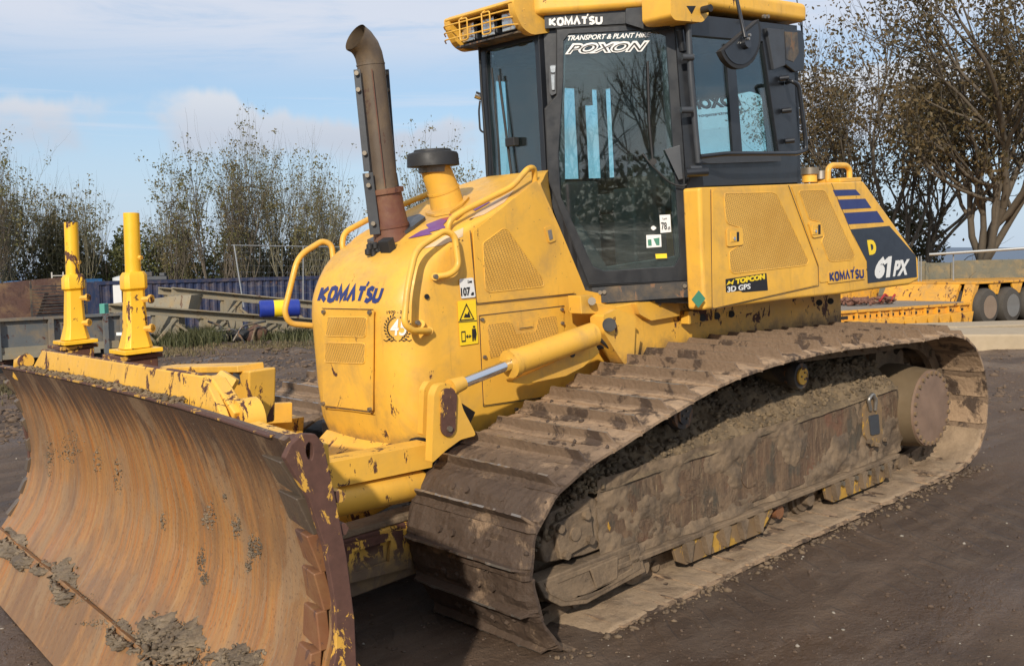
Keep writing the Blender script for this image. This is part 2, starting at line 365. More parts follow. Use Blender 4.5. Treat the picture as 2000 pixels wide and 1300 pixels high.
def text(name, s, quad, plane, m, parent, off=.003, bold=.03, shear=0., thick=.002, sx=1., font_space=1., proj=None):
    """quad: pixel corners bl, br, tl of the lettering's bounding box"""
    cu_ = bpy.data.curves.new(name, 'FONT'); cu_.body = s; cu_.size = 1; cu_.offset = bold; cu_.shear = shear; cu_.extrude = .01; cu_.space_character = font_space; cu_.resolution_u = 3
    to = bpy.data.objects.new('t', cu_); COL.objects.link(to); dg = bpy.context.evaluated_depsgraph_get()
    me = bpy.data.meshes.new_from_object(to.evaluated_get(dg)); bpy.data.objects.remove(to); bpy.data.curves.remove(cu_)
    n = len(me.vertices); co = np.empty(n*3); me.vertices.foreach_get('co', co); co = co.reshape(-1, 3)
    a, b = co.min(0), co.max(0); pl = plane.off(off) if isinstance(plane, Plane) else plane
    bl, br, tl = (pl(*q) for q in quad); ux, uy = br-bl, tl-bl; nn = plane.n
    u_ = (co[:, 0]-a[0])/(b[0]-a[0]); v_ = (co[:, 1]-a[1])/(b[1]-a[1]); w_ = (co[:, 2]-a[2])/(b[2]-a[2])
    res = np.array(bl)[None]+u_[:, None]*np.array(ux)+v_[:, None]*np.array(uy)-((1-w_)*thick)[:, None]*np.array(nn)
    if proj is not None:
        q0, q1, q2 = (np.array(q, float) for q in quad); pq = q0[None]+u_[:, None]*(q1-q0)+v_[:, None]*(q2-q0); res = np.array([proj(a_, b2, off-(1-c2)*.001)[:] for (a_, b2), c2 in zip(pq, w_)])
    me.vertices.foreach_set('co', res.ravel()); me.update(); me.name = name; me.materials.clear()
    return link(name, me, m, parent)
def bolts(name, pts, n, r, h, m, parent, seg=8):
    n = Vector(n).normalized(); base = MB().cyl(Vector((0, 0, -h*.3)), Vector((0, 0, h)), r, seg); me = base.mesh(name); me.materials.append(m)
    q = n.to_track_quat('Z', 'Y').to_matrix().to_4x4()
    for p in pts:
        o = link(name, me, None, parent); o.matrix_local = Matrix.Translation(p) @ q
# ------------------------------------------------------------------ ground and far land
gm, t, b = mat('bare_churned_earth'); o_ = objc(t)
g1 = NZ(t, o_, .45, 8, .62, .3); g2 = NZ(t, o_, 3.0, 9, .68); g3 = NZ(t, o_, 38, 6, .7); rut = NZ(t, MP(t, o_, (.5, 3.2, 1), rot=(0, 0, -.45)), 1.3, 7, .6)
c = MX(t, MR(t, g1, .35, .65), (.044, .025, .014), (.096, .058, .033))
c = MX(t, MA(t, 'MULTIPLY', MR(t, g2, .45, .7), .6), c, (.120, .086, .062))
c = MX(t, MA(t, 'MULTIPLY', MR(t, rut, .5, .62), .5), c, (.125, .082, .052))
c = MX(t, MA(t, 'MULTIPLY', MR(t, g3, .64, .74), .35), c, (.15, .115, .08))
sgr = N(t, 'ShaderNodeSeparateXYZ'); t.links.new(o_, sgr.inputs[0])
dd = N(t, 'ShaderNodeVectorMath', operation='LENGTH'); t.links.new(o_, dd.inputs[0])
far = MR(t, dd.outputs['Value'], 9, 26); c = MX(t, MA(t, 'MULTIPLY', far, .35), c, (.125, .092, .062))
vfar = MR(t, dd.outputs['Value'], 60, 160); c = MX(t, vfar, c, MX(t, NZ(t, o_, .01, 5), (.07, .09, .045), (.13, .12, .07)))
wet = MR(t, NZ(t, MP(t, o_, (1, 2.0, 1), (5.5, 0, 0)), .32, 5, .55), .54, .64)
# bar prints left by crawler shoes and smooth compacted lanes
bars = N(t, 'ShaderNodeTexWave'); bars.wave_type = 'BANDS'; bars.bands_direction = 'X'; bars.inputs['Scale'].default_value = 1.65; bars.inputs['Distortion'].default_value = 5; bars.inputs['Detail'].default_value = 3; t.links.new(MP(t, o_, rot=(0, 0, .5)), bars.inputs['Vector'])
lane = MR(t, NZ(t, MP(t, o_, (.25, 1.6, 1), rot=(0, 0, -.5)), 1.0, 3), .50, .58); bm_ = MA(t, 'MULTIPLY', MR(t, bars.outputs['Fac'], .55, .8), lane)
c = MX(t, MA(t, 'MULTIPLY', bm_, .14), c, (.135, .094, .064)); pale = MR(t, MA(t, 'ADD', NZ(t, o_, .6, 7, .6), MA(t, 'MULTIPLY', MR(t, sgr.outputs[0], -3, -9, 0, 1), .22)), .60, .74); c = MX(t, MA(t, 'MULTIPLY', pale, .75), c, (.19, .135, .092))
lk(t, c, b.inputs['Base Color']); lk(t, MA(t, 'SUBTRACT', MR(t, g2, .3, .7, .66, .92), MA(t, 'MULTIPLY', wet, .40)), b.inputs['Roughness'])
bump(t, b, MA(t, 'ADD', MA(t, 'ADD', MA(t, 'MULTIPLY', g2, 1.0), MA(t, 'MULTIPLY', g3, .35)), MA(t, 'MULTIPLY', bm_, .25)), .9, .05)
def near_plane(x, y): return -.0568*x - .0100*y      # the slope the machine stands on, in the world frame
def gz(x, y):
    d = math.hypot(x-1, y-1); k = min(1, max(0, (d-7)/9)); k = k*k*(3-2*k)
    z = near_plane(x, y)*(1-k)
    # to the left rear, beyond the scrap, the yard drops away
    v = Vector((x, y, 0))-Vector((CW.x, CW.y, 0)); dist = v.length
    if dist > 27: z -= min(1.3, (dist-27)*.22)
    if dist > 60: z -= (dist-60)*.012
    if dist > 400: z = z
    amp = .012+.075*min(1, max(0, (d-4)/8))
    if dist < 60:
        rz = noise.fractal(Vector((x*1.5, y*1.5, 0)), 1, 2, 4)*amp + (noise.noise(Vector((x*.5, y*2.2, 3)))*.35)*amp
        z += rz
    return z
def grid_axis(c0):
    a = [0.]
    st = .05
    while a[-1] < 3500: a.append(a[-1]+st); st = min(600, st*1.0 if a[-1] < 5.5 else st*1.06)
    a = np.array(a); return np.concatenate([-a[:0:-1], a])+c0
ax_, ay_ = grid_axis(2.), grid_axis(1.)
gv = []; nx, ny = len(ax_), len(ay_)
for y in ay_:
    for x in ax_: gv.append((x, y, gz(float(x), float(y))))
idx = np.arange(nx*ny).reshape(ny, nx)
quads = np.stack([idx[:-1, :-1], idx[:-1, 1:], idx[1:, 1:], idx[1:, :-1]], -1).reshape(-1, 4)
def np_mesh(name, V, F, smooth=False):
    V = np.asarray(V, float); F = np.asarray(F); me = bpy.data.meshes.new(name); k = F.shape[1]
    me.vertices.add(len(V)); me.vertices.foreach_set('co', V.ravel()); me.loops.add(F.size); me.loops.foreach_set('vertex_index', F.ravel().astype(np.int32))
    me.polygons.add(len(F)); me.polygons.foreach_set('loop_start', np.arange(0, F.size, k, dtype=np.int32))
    try: me.polygons.foreach_set('loop_total', np.full(len(F), k, dtype=np.int32))
    except Exception: pass
    if smooth: me.polygons.foreach_set('use_smooth', [True]*len(F))
    me.update(); me.validate(); return me
tag(link('ground', np_mesh('ground', gv, quads, True), gm), kind='structure')
# loose stones and clods on the earth
def ico(sub=1):
    bm = bmesh.new(); bmesh.ops.create_icosphere(bm, subdivisions=sub, radius=1); V = np.array([v.co[:] for v in bm.verts]); F = np.array([[v.index for v in f.verts] for f in bm.faces]); bm.free(); return V, F
IV, IF = ico(1)
def scatter_rocks(pts, sizes, rng, flat=.6, jit=.35):
    Vs, Fs = [], []
    for i, (p, s_) in enumerate(zip(pts, sizes)):
        j = IV*(1+rng.uniform(-jit, jit, (len(IV), 1)))*np.array([1, rng.uniform(.55, 1), rng.uniform(.6, 1.2)]); a = rng.uniform(0, 6.28); ca, sa = math.cos(a), math.sin(a)
        j = j*np.array([s_*rng.uniform(.7, 1.3), s_*rng.uniform(.6, 1.1), s_*flat]); j = np.stack([j[:, 0]*ca-j[:, 1]*sa, j[:, 0]*sa+j[:, 1]*ca, j[:, 2]], 1)
        Vs.append(j+np.array(p)); Fs.append(IF+i*len(IV))
    return np.concatenate(Vs), np.concatenate(Fs)
def pebble_field(name, n, m, smin, smax, label_seed, rmax=16):
    rng = np.random.default_rng(label_seed); pts, sz = [], []
    while len(pts) < n:
        px, py = rng.uniform(-20, 2020), rng.uniform(690, 1320)
        # uniform in the picture's ground area: more where the camera looks, thinning with distance
        p = M3 @ U(px, py, 'z', 0.0)
        if (p-CW).length > rmax: continue
        x, y = p.x, p.y; s_ = smin*(smax/smin)**(rng.random()**2.5)
        pts.append((x, y, gz(x, y)+s_*.1)); sz.append(s_)
    V, F = scatter_rocks(pts, sz, rng); return tag(link(name, np_mesh(name, V, F), m), kind='stuff')
peb_l = plain('pale_grit', (.26, .23, .19), .85, var=.5); peb_d = plain('dark_crumbs', (.085, .056, .038), .9, var=.4)
pebble_field('pale_pebbles', 420, peb_l, .003, .014, 3)
pebble_field('earth_crumbs', 4200, peb_d, .003, .016, 4)
def clod_field(name, n, m, smin, smax, seed, box):
    rng = np.random.default_rng(seed); pts, sz = [], []
    for _ in range(n):
        p = Wd(rng.uniform(box[0], box[2]), rng.uniform(box[1], box[3]), z=-.02); x, y = p.x, p.y; s_ = smin*(smax/smin)**(rng.random()**2.2); pts.append((x, y, gz(x, y)+s_*.05)); sz.append(s_)
    V, F = scatter_rocks(pts, sz, rng, .45, .35); return tag(link(name, np_mesh(name, V, F), m), kind='stuff')
clod_brown = plain('brown_earth_clods', (.115, .078, .052), .95, var=.5, bscale=20, bstr=.5)
clod_field('churned_earth', 7000, clod_brown, .012, .065, 6, (-30, 672, 640, 860)); clod_field('churned_earth', 260, clod_brown, .012, .05, 8, (1880, 715, 2040, 860))
# ================================================================== BULLDOZER (machine frame)
DZ = tag(empty('bulldozer', mw=MW), 'yellow crawler bulldozer with muddy tracks, black cab and rusty blade', 'bulldozer')
V3 = Vector
# ---- hood: stacked plan outlines
def interp(x, xs, ys): return float(np.interp(x, xs, ys))
def xf(z): return interp(z, (.74, .80, 1.0, 1.40, 1.48, 1.54, 1.60, 1.66, 1.71, 1.745, 1.772, 1.80, 1.835, 1.93, 2.09, 2.12), (1.900, 1.925, 1.940, 1.945, 1.930, 1.905, 1.87, 1.82, 1.76, 1.70, 1.64, 1.60, 1.53, 1.26, .81, .72))
def xrr(z): return interp(z, (.74, 1.38, 1.41, 2.1), (.30, .30, .64, .965))
zs = list(np.linspace(.74, 1.40, 8))+list(np.linspace(1.43, 1.80, 16))+list(np.linspace(1.82, 2.12, 16))
HW = .48
rings = []
for z in zs:
    f_, r_ = xf(z), min(xrr(z), xf(z)-.02)
    wv = interp(z, (.74, .85, 1.5, 1.8, 2.12), (HW-.015, HW, HW, HW-.008, HW-.03))
    R_ = interp(z, (.74, 1.4, 1.60, 1.74, 1.80, 2.12), (.19, .19, .17, .13, .11, .10))
    full_w, rc = wv, (.60 if z > 1.405 else .30)
    if f_ < xrr(z)+.12 and z > 1.9:
        wv = min(wv, full_w-max(0, xrr(z)-f_)*(full_w-.20)/(xrr(z)-.60)); R_ = min(R_, .06)
    Rx = min(R_, (f_-r_)*.9)
    P_ = [(rc, -min(.2, wv-.01), z), (r_, -wv, z)]
    for k in range(9): a = PI/2*k/8; P_.append((f_-Rx+Rx*math.sin(a), -wv+R_-R_*math.cos(a), z))
    for k in range(1, 4): P_.append((f_+.012*math.sin(PI*k/4), -wv+R_+(2*wv-2*R_)*k/4, z))
    for k in range(9): a = PI/2*(1-k/8); P_.append((f_-Rx+Rx*math.sin(a), wv-R_+R_*math.cos(a), z))
    P_ += [(r_, wv, z), (rc, min(.2, wv-.01), z)]; rings.append(P_)
mb = MB(); n_ = len(rings[0])
for P_ in rings: mb.v += P_
for i in range(len(rings)-1):
    for k in range(n_-1): a = i*n_+k; mb.f.append((a, a+1, a+1+n_, a+n_))
    mb.f.append((i*n_+n_-1, i*n_, (i+1)*n_, (i+1)*n_+n_-1))
mb.f.append(tuple(range(n_))[::-1]); mb.f.append(tuple((len(rings)-1)*n_+k for k in range(n_)))
hood = mb.build('hood', yellow, DZ, smooth=True)
hood.data.set_sharp_from_angle(angle=math.radians(32))
nose = Plane((1, 0, 0), (1.955, 0, 0)); side = Plane((0, 1, 0), (0, .482, 0))
def seamline(name, px, plane, parent, wpx=1.2, off=.003, m=None, close=False):
    pl = plane.off(off); pts = [pl(*q) for q in px]+([pl(*px[0])] if close else [])
    MB().tube(pts, .0022, 5).build(name, m or dustyblack, parent)
from mathutils.bvhtree import BVHTree
HB = BVHTree.FromPolygons([v.co[:] for v in hood.data.vertices], [tuple(p.vertices) for p in hood.data.polygons])
def hit(px, py, off=.003):
    D = ray(px, py).normalized(); p, n, i, d = HB.ray_cast(CAM, D)
    if p is None: return CAM+D*3.8
    return p+n*off
def decal(name, px, m, parent, off=.003, cuts=3, thick=0):
    bm = bmesh.new(); vs = [bm.verts.new((x, y, 0)) for x, y in px]
    for t_ in tessellate_polygon([[v.co for v in vs]]):
        try: bm.faces.new([vs[i] for i in t_])
        except ValueError: pass
    bmesh.ops.subdivide_edges(bm, edges=bm.edges, cuts=cuts, use_grid_fill=True)
    for v in bm.verts: v.co = hit(v.co.x, v.co.y, off)
    if thick: bmesh.ops.solidify(bm, geom=bm.faces[:], thickness=thick)
    bmesh.ops.recalc_face_normals(bm, faces=bm.faces); me = bpy.data.meshes.new(name); bm.to_mesh(me); bm.free(); return link(name, me, m, parent)
# block lettering of the maker's name: each letter a closed set of thick strokes on a unit cell
GL = {'K': [[(0, 0), (0, 1)], [(.78, 1), (.10, .46), (.82, 0)]], 'O': [[(.40, 1), (.12, .92), (0, .5), (.12, .08), (.40, 0), (.68, .08), (.80, .5), (.68, .92), (.40, 1), (.12, .92)]],
      'M': [[(0, 0), (.06, 1), (.5, .18), (.94, 1), (1, 0)]], 'A': [[(0, 0), (.42, 1), (.84, 0)]], 'T': [[(-.02, .98), (.78, .98)], [(.40, 0), (.40, 1)]], 'S': [[(.72, .90), (.40, 1), (.10, .84), (.16, .60), (.60, .42), (.68, .16), (.40, 0), (.02, .10)]],
      'U': [[(0, 1), (0, .28), (.12, .04), (.40, 0), (.66, .06), (.78, .30), (.78, 1)]], "'": [[(.30, 1.16), (.42, 1.50)]]}
def ribbon(pl_, w_):
    P_ = [V3((x, y, 0)) for x, y in pl_]; closed = len(P_) > 3 and (P_[0]-P_[-2]).length < 1e-6
    A, B_ = [], []
    for i, p in enumerate(P_):
        a = P_[i-1] if i else None; b_ = P_[i+1] if i < len(P_)-1 else None
        if a is None and not closed: d = (b_-p).normalized(); n = V3((-d.y, d.x, 0)); A.append(p+n*w_-d*0); B_.append(p-n*w_-d*0); continue
        if b_ is None and not closed: d = (p-a).normalized(); n = V3((-d.y, d.x, 0)); A.append(p+n*w_); B_.append(p-n*w_); continue
        if a is None: a = P_[-3]
        if b_ is None: b_ = P_[2]
        d1, d2 = (p-a).normalized(), (b_-p).normalized(); n1, n2 = V3((-d1.y, d1.x, 0)), V3((-d2.y, d2.x, 0)); m_ = (n1+n2); m_ = m_.normalized()*w_/max(.45, (m_.normalized() @ n1)); A.append(p+m_); B_.append(p-m_)
    return A, B_
def logo(name, quad, mapper, m, parent, off=.003, w_=.125, shear=0., word="KOMAT'SU"):
    x0 = 0; strokes = []; tickw = []
    for ch in word:
        if ch == "'": strokes += [[(x-.62+x0, y) for x, y in L] for L in GL[ch]]; tickw.append(len(strokes)-1); continue
        wd = max(x for L in GL[ch] for x, y in L)
        strokes += [[(x+x0, y) for x, y in L] for L in GL[ch]]; x0 += wd+.33
    X1 = x0-.33+w_; X0 = -w_; bl, br, tl = (V3((*q, 0)) for q in quad); mb_ = MB(); e = 0
    for si, L in enumerate(strokes):
        A, B_ = ribbon(L, w_*(.62 if si in tickw else 1))
        for i in range(len(A)-1):
            for k in range(3):
                e += 1; c4 = [A[i].lerp(A[i+1], k/3), A[i].lerp(A[i+1], (k+1)/3), B_[i].lerp(B_[i+1], (k+1)/3), B_[i].lerp(B_[i+1], k/3)]; pts = []
                for q in c4:
                    u_ = (q.x-X0)/(X1-X0); v_ = (q.y+.0)/(1.0); pq = bl+(br-bl)*u_+(tl-bl)*(v_+0)+(br-bl)*shear*v_*.03; pts.append(mapper(pq.x, pq.y, off+(e % 7)*.00006))
                mb_.add(pts, [(0, 1, 2, 3)])
    return mb_.build(name, m, parent)
# front radiator panel
fp = plate('front_panel', [[(629, 603), (729, 605), (727, 803), (631, 791)]], nose, .006, yellow, DZ, off=.008, r=3)
fp.data.name = 'front_panel'
seamline('panel_gap', [(629, 602), (729, 604)], nose, fp, off=.012); seamline('panel_gap', [(631, 793), (727, 805)], nose, fp, off=.012)
plate('grille', [[(640, 619), (717, 620), (714, 658), (636, 656)]], nose, .003, grille, fp, off=.0105, r=6)
plate('grille', [[(636, 669), (714, 671), (712, 710), (634, 707)]], nose, .003, grille, fp, off=.0105, r=6)
for L in ([(640, 619), (717, 620), (714, 658), (636, 656)], [(636, 669), (714, 671), (712, 710), (634, 707)]):
    pl = nose.off(.009); P2 = [pl(q.x, q.y) for q in rounded([V3((x, y, 0)) for x, y in L], 6)]
    MB().tube(P2+[P2[0]], .0035, 5).build('grille_rim', yellow, fp)
bolts('bolt', [nose.off(.012)(*q) for q in ((633, 609), (723, 610), (632, 788), (723, 799))], (1, 0, 0), .011, .012, bolt_m, fp)
MAKER = 'KOMATSU'
logo('lettering', [(620, 587), (743, 588), (628, 562)], hit, blue, hood, off=.003, w_=.18)
# anniversary wreath with the figure 45
wr = MB(); pl = Plane((.55, .835, 0), (1.87, .435, 0)).off(.0)
def cornerpt(px, py):   # point on the rounded nose corner / side
    best = None
    for ang in np.linspace(0, PI/2, 46):
        c0 = V3((xf(1.40)-.19, HW-.19, 0)); n = V3((math.cos(ang), math.sin(ang), 0)); q = c0+n*.19
        D = ray(px, py); t_ = ((q-CAM) @ n)/(D @ n); p = CAM+D*t_; e = abs((p-q).dot(V3((-n.y, n.x, 0))))
        if best is None or e < best[0]: best = (e, p, n)
    return best[1], best[2]
def cpoly(mbx, pix, off=.0035):
    mbx.add([hit(*q, off) for q in pix], [tuple(range(len(pix)))])
for k in range(22):
    sgn = -1 if k < 11 else 1; a = math.radians(100+((k % 11)*15.5)); r0 = 22
    cx, cy = 777+sgn*r0*math.sin(a-math.radians(10))*1.0, 639-r0*math.cos(a-math.radians(100)+math.radians(90))*.0
    th = math.radians(28+(k % 11)*13.5); cx = 777+sgn*22*math.sin(th); cy = 640-24*math.cos(th)
    for s_ in (-1, 1):
        dx, dy = -sgn*math.cos(th), -math.sin(th); nxx, nyy = sgn*math.sin(th), -math.cos(th)
        tx, ty = cx+dx*6+nxx*4.4*s_, cy+dy*6+nyy*4.4*s_
        cpoly(wr, [(cx, cy), ((cx+tx)/2+dx*1.6-nxx*.4*s_, (cy+ty)/2+dy*1.6-nyy*.4*s_), (tx, ty), ((cx+tx)/2+nxx*2.2*s_, (cy+ty)/2+nyy*2.2*s_)])
for s_ in (-1, 1):
    for j in range(5): x0 = 777+s_*(2+j*5); cpoly(wr, [(x0, 665+(j % 2)*-3), (x0+s_*5, 662+(j % 2)*3), (x0+s_*5, 664+(j % 2)*3), (x0, 667+(j % 2)*-3)])
wr.build('wreath_decal', ink, hood)
class CornerPlane:
    n = V3((.45, .89, 0)).normalized()
    def off(s, d): return s
    def __call__(s, px, py): p, n = cornerpt(px, py); return p+n*.005
cpn = Plane(CornerPlane.n, cornerpt(777, 640)[0])
text('lettering', '45', [(762, 655), (793, 655), (765, 623)], nose, white, hood, off=.004, bold=.01, proj=hit)
text('lettering', '1970 - 2015', [(756, 613), (799, 611), (756, 607)], nose, ink, hood, off=.004, bold=.01, proj=hit)
# side panels
up_ = plate('side_panel', [[(924, 452), (1048, 352), (1058, 372), (1122, 572), (932, 592)]], side, .006, yellow, DZ, off=.005, r=4, bevel=.002)
seamline('panel_gap', [(918, 450), (931, 594), (1125, 574)], side, up_, off=.004)
plate('grille', [[(943, 475), (983, 446), (992, 449), (1063, 548), (1061, 560), (955, 571), (948, 565)]], side, .003, grille, up_, off=.0068, r=5)
pl = side.off(.006); P2 = [pl(q.x, q.y) for q in rounded([V3((x, y, 0)) for x, y in [(943, 475), (983, 446), (992, 449), (1063, 548), (1061, 560), (955, 571), (948, 565)]], 5)]
MB().tube(P2+[P2[0]], .003, 5).build('grille_rim', yellow, up_)
lo_ = plate('side_panel', [[(938, 618), (1101, 599), (1103, 722), (1090, 770), (946, 791)]], side, .006, yellow, DZ, off=.005, r=5, bevel=.002)
seamline('panel_gap', [(936, 616), (1102, 597)], side, lo_, off=.004); seamline('panel_gap', [(936, 616), (944, 793), (1088, 772)], side, lo_, off=.004)
plate('grille', [[(952, 634), (993, 628), (1003, 633), (1008, 652), (1046, 648), (1052, 622), (1086, 616), (1090, 640), (1090, 665), (958, 700)]], side, .003, grille, lo_, off=.0068, r=4)
hd = plate('grab_pocket', [[(1012, 628), (1042, 624), (1042, 640), (1014, 644)]], side, .004, yellow, lo_, off=.010, r=3); seamline('panel_gap', [(1015, 641), (1040, 638)], side, lo_, off=.012)
bolts('bolt', [side.off(.008)(*q) for q in ((941, 624), (1097, 604), (1098, 631), (946, 697), (1008, 799))], (0, 1, 0), .010, .010, bolt_m, lo_)
lt = plate('latch', [[(1064, 444), (1079, 441), (1086, 470), (1073, 475)]], side, .008, yellow, DZ, off=.013, r=3, bevel=.002); plate('catch', [[(1070, 450), (1077, 448), (1080, 466), (1074, 469)]], side, .004, steel, lt, off=.016)
bolts('plug', [side.off(.001)(833, 579)], (0, 1, 0), .013, .006, ink, hood, 12)
# stickers on the flank
st = plate('noise_sticker', [[(897, 545), (924, 542), (929, 580), (901, 583)]], side, .002, white, DZ, off=.0055, r=3)
text('lettering', '107', [(901, 579), (919, 577), (900, 562)], side, ink, st, off=.0075, bold=.03); text('lettering', 'dB', [(920, 577), (926, 576), (920, 571)], side, ink, st, off=.0075, bold=.02); text('lettering', 'Lwa', [(914, 553), (922, 552), (914, 547)], side, ink, st, off=.0075, bold=.02)
st = plate('warning_sticker', [[(894, 588), (929, 585), (934, 670), (899, 675)]], side, .002, stick_y, DZ, off=.0055, r=2)
def tri_ring(px, k=.70):
    cx, cy = sum(p[0] for p in px)/len(px), sum(p[1] for p in px)/len(px); return [px, [(cx+(x-cx)*k, cy+(y-cy)*k) for x, y in px][::-1]]
plate('warning_triangle', tri_ring([(897, 627), (927, 624), (911, 592)], .80), side, .001, ink, st, off=.0075)
plate('pictogram', [[(906, 620), (909, 612), (913, 614), (916, 607), (919, 620)]], side, .001, ink, st, off=.0075)
plate('pictogram', tri_ring([(901, 647), (909, 646), (910, 667), (902, 668)], .75), side, .001, ink, st, off=.0075)
plate('pictogram', [[(910, 657), (914, 653), (914, 656), (917, 656), (917, 653), (921, 656), (917, 660), (917, 658), (914, 658), (914, 661)]], side, .001, ink, st, off=.0075)
plate('pictogram', [[(922, 642), (929, 641), (931, 652), (929, 665), (927, 665), (926, 655), (925, 666), (923, 666), (922, 652)]], side, .001, ink, st, off=.0075); plate('pictogram', [[(924, 636), (928, 636), (928, 640), (924, 640)]], side, .001, ink, st, off=.0075)
seamline('sticker_line', [(895, 629), (931, 626)], side, st, off=.0075)
# hood top flash graphics and cream patches painting a reflection, pushed to the sloping top
sn = V3((.355, 0, 1)).normalized(); topP = Plane(sn, (1.26, 0, 1.934)).off(.004)
decal('flash_and_reflection', [(826, 486), (868, 462), (905, 445), (903, 462), (862, 480)], cream, DZ, .0025, 5)
decal('flash_and_reflection', [(918, 428), (962, 395), (1004, 372), (985, 396), (945, 420)], cream, DZ, .0025, 5)
for pts, m_ in (([(797, 467), (822, 452), (838, 447), (832, 440), (862, 428), (873, 432), (866, 440), (872, 446), (838, 455), (845, 458)], purple), ([(862, 428), (882, 424), (876, 420), (908, 418), (893, 430), (873, 432)], crimson),
                ([(920, 408), (938, 398), (932, 394), (962, 384), (950, 395), (958, 396), (928, 413)], purple), ([(962, 384), (976, 374), (994, 372), (980, 382), (972, 386)], crimson)):
    decal('flash_and_reflection', pts, m_, DZ, .004, 4)
# ---- exhaust
def ex(px, py): return U(px, py, 'y', 0.0)
ep = [ex(764, 452), ex(757, 400), ex(752, 370)]
ne = MB().tube([ex(768, 470), ex(764, 448), ex(757, 404), ex(751, 368)], [.105, .098, .088, .088], 24).build('exhaust_neck', exh_r, DZ, smooth=True)
MB().tube([ex(753, 378), ex(751.5, 369)], .100, 24).build('clamp', exh_r, ne, smooth=True); MB().tube([ex(763, 444), ex(762, 438)], .102, 24).build('weld_ring', exh_r, ne, smooth=True)
pth = [ex(751, 372), ex(724, 126)]; d_ = (pth[1]-pth[0]).normalized()
bend = [ex(x, y) for x, y in ((724, 126), (720, 108), (714, 94), (705, 82), (694, 74))]
outer = [pth[0]]+bend; mbx = MB()
mbx.tube(outer, [.073]*3+[.074, .075, .078], 28, cap=False); mbx.tube([p for p in outer][::-1], [.070]*6, 28, cap=False)
exh = mbx.build('exhaust_pipe', exh_m, DZ, smooth=True)
MB().tube([ex(724, 128), ex(723.6, 125)], .0755, 28).build('weld_ring', exh_m, exh, smooth=True)
MB().tube([U(752, 365, 'y', .072), U(726, 135, 'y', .072)], .003, 6).build('seam', exh_r, exh)
def shield(pa, pb, wv, yv, name='heat_shield'):
    a, b_ = U(*pa, 'y', yv), U(*pb, 'y', yv); r_ = V3((.72, -.69, 0)); mm = MB(); dd_ = (b_-a).normalized()
    mm.bar(a, b_, wv, .008, up=(.7, .7, 0)); o = mm.build(name, greyb, DZ, bevel=.002)
    bolts('bolt', [a+(b_-a)*k+V3((.7, .7, 0))*.005 for k in (.04, .2, .82)], (.7, .7, 0), .012, .02, bolt_m, o); return o
shield((697, 136), (717, 335), .035, .02); shield((718, 338), (733, 458), .055, .02); shield((754, 136), (769, 335), .030, -.03); shield((769, 338), (779, 400), .035, -.03)
decal('exhaust_base', [(720, 474), (745, 462), (800, 430), (822, 424), (833, 430), (812, 446), (775, 470), (738, 480)], greyb, DZ, .02, 4, .018)
# black isolator block and cluster on the nose top
c0 = U(757, 484, 'y', .12); MB().obox(c0, (.02, 0, -.01), (0, .045, 0), (.01, 0, .045)).build('junction_box', rubber, DZ, bevel=.003)
mm = MB()
for i, (px, py) in enumerate(((722, 482), (733, 480), (743, 485), (719, 492), (730, 496), (741, 495), (727, 487), (737, 489))):
    p = U(px, py, 'y', .02+.01*(i % 3)); mm.tube([p-V3((0, 0, .02)), p-V3((0, 0, .012)), p+V3((0, 0, .012)), p+V3((0, 0, .02))], [.008, .018, .018, .008], 10)
mm.build('rubber_plug_cluster', rubber, DZ, smooth=True)
# ---- pre-cleaner
pn = MB().tube([ex(876, 412), ex(868, 378), ex(858, 350), ex(849, 327)], [.098, .090, .086, .082], 28).build('air_intake_neck', yellow, DZ, smooth=True)
MB().tube([ex(866.4, 374), ex(865, 370)], .092, 28).build('weld_ring', yellow, pn, smooth=True)
decal('base_flange', [(832, 420), (850, 408), (905, 386), (918, 388), (905, 402), (880, 418), (850, 424)], yellow, pn, .014, 4, .012)
pc = ex(845, 307); zz = V3((0, 0, 1)); R0 = .145
cap_ = MB().tube([pc+zz*h for h in (-.045, -.052, -.05, .01, .022, .028)], [R0*.55, R0*.9, R0, R0*.98, R0*.93, R0*.78], 36).tube([pc+zz*h for h in (.024, .040, .043)], [R0*.74, R0*.70, R0*.55], 36).build('precleaner_cap', rubber, DZ, smooth=True)
MB().tube([pc-zz*.085, pc-zz*.045], R0*.58, 28).build('clamp', bolt_m, cap_, smooth=True)
# ---- handrails
def rail(name, pts, rad, m, parent=None, fr=.05, seg=12): return MB().tube(fillet(pts, fr), rad, seg).build(name, m, parent or DZ, smooth=True)
yl = .53
rail('handrail', [U(838, 646, 'y', .50), U(806, 646, 'y', yl+.02), U(789, 632, 'y', yl+.02), U(796, 560, 'y', yl), U(812, 487, 'y', yl-.03), U(868, 450, 'y', yl-.03), U(888, 460, 'y', yl-.02), U(896, 520, 'y', yl), U(880, 536, 'y', yl), U(850, 540, 'y', .49)], .0165, yellow, fr=.06)
[MB().cyl(U(x, y, 'y', .48), U(x, y, 'y', .50), .02, 14).build('rail_foot', yellow, DZ) for x, y in ((850, 540), (822, 632), (838, 646))]
bolts('bolt', [U(850, 540, 'y', .50), U(815, 630, 'y', .50)], (0, 1, 0), .012, .012, bolt_m, DZ)
rail('handrail', [U(874, 472, 'y', .40), U(876, 430, 'y', .42), U(905, 412, 'y', .42), U(1000, 365, 'y', .42), U(1032, 328, 'y', .42), U(1044, 328, 'y', .40), U(1044, 358, 'y', .38)], .0165, yellow, fr=.05)
rail('handrail', [U(612, 636, 'y', -.46), U(566, 632, 'y', -.5), U(555, 610, 'y', -.5), U(582, 500, 'y', -.5), U(630, 470, 'y', -.5), U(648, 478, 'y', -.48), U(652, 520, 'y', -.46)], .0165, yellow, fr=.07)
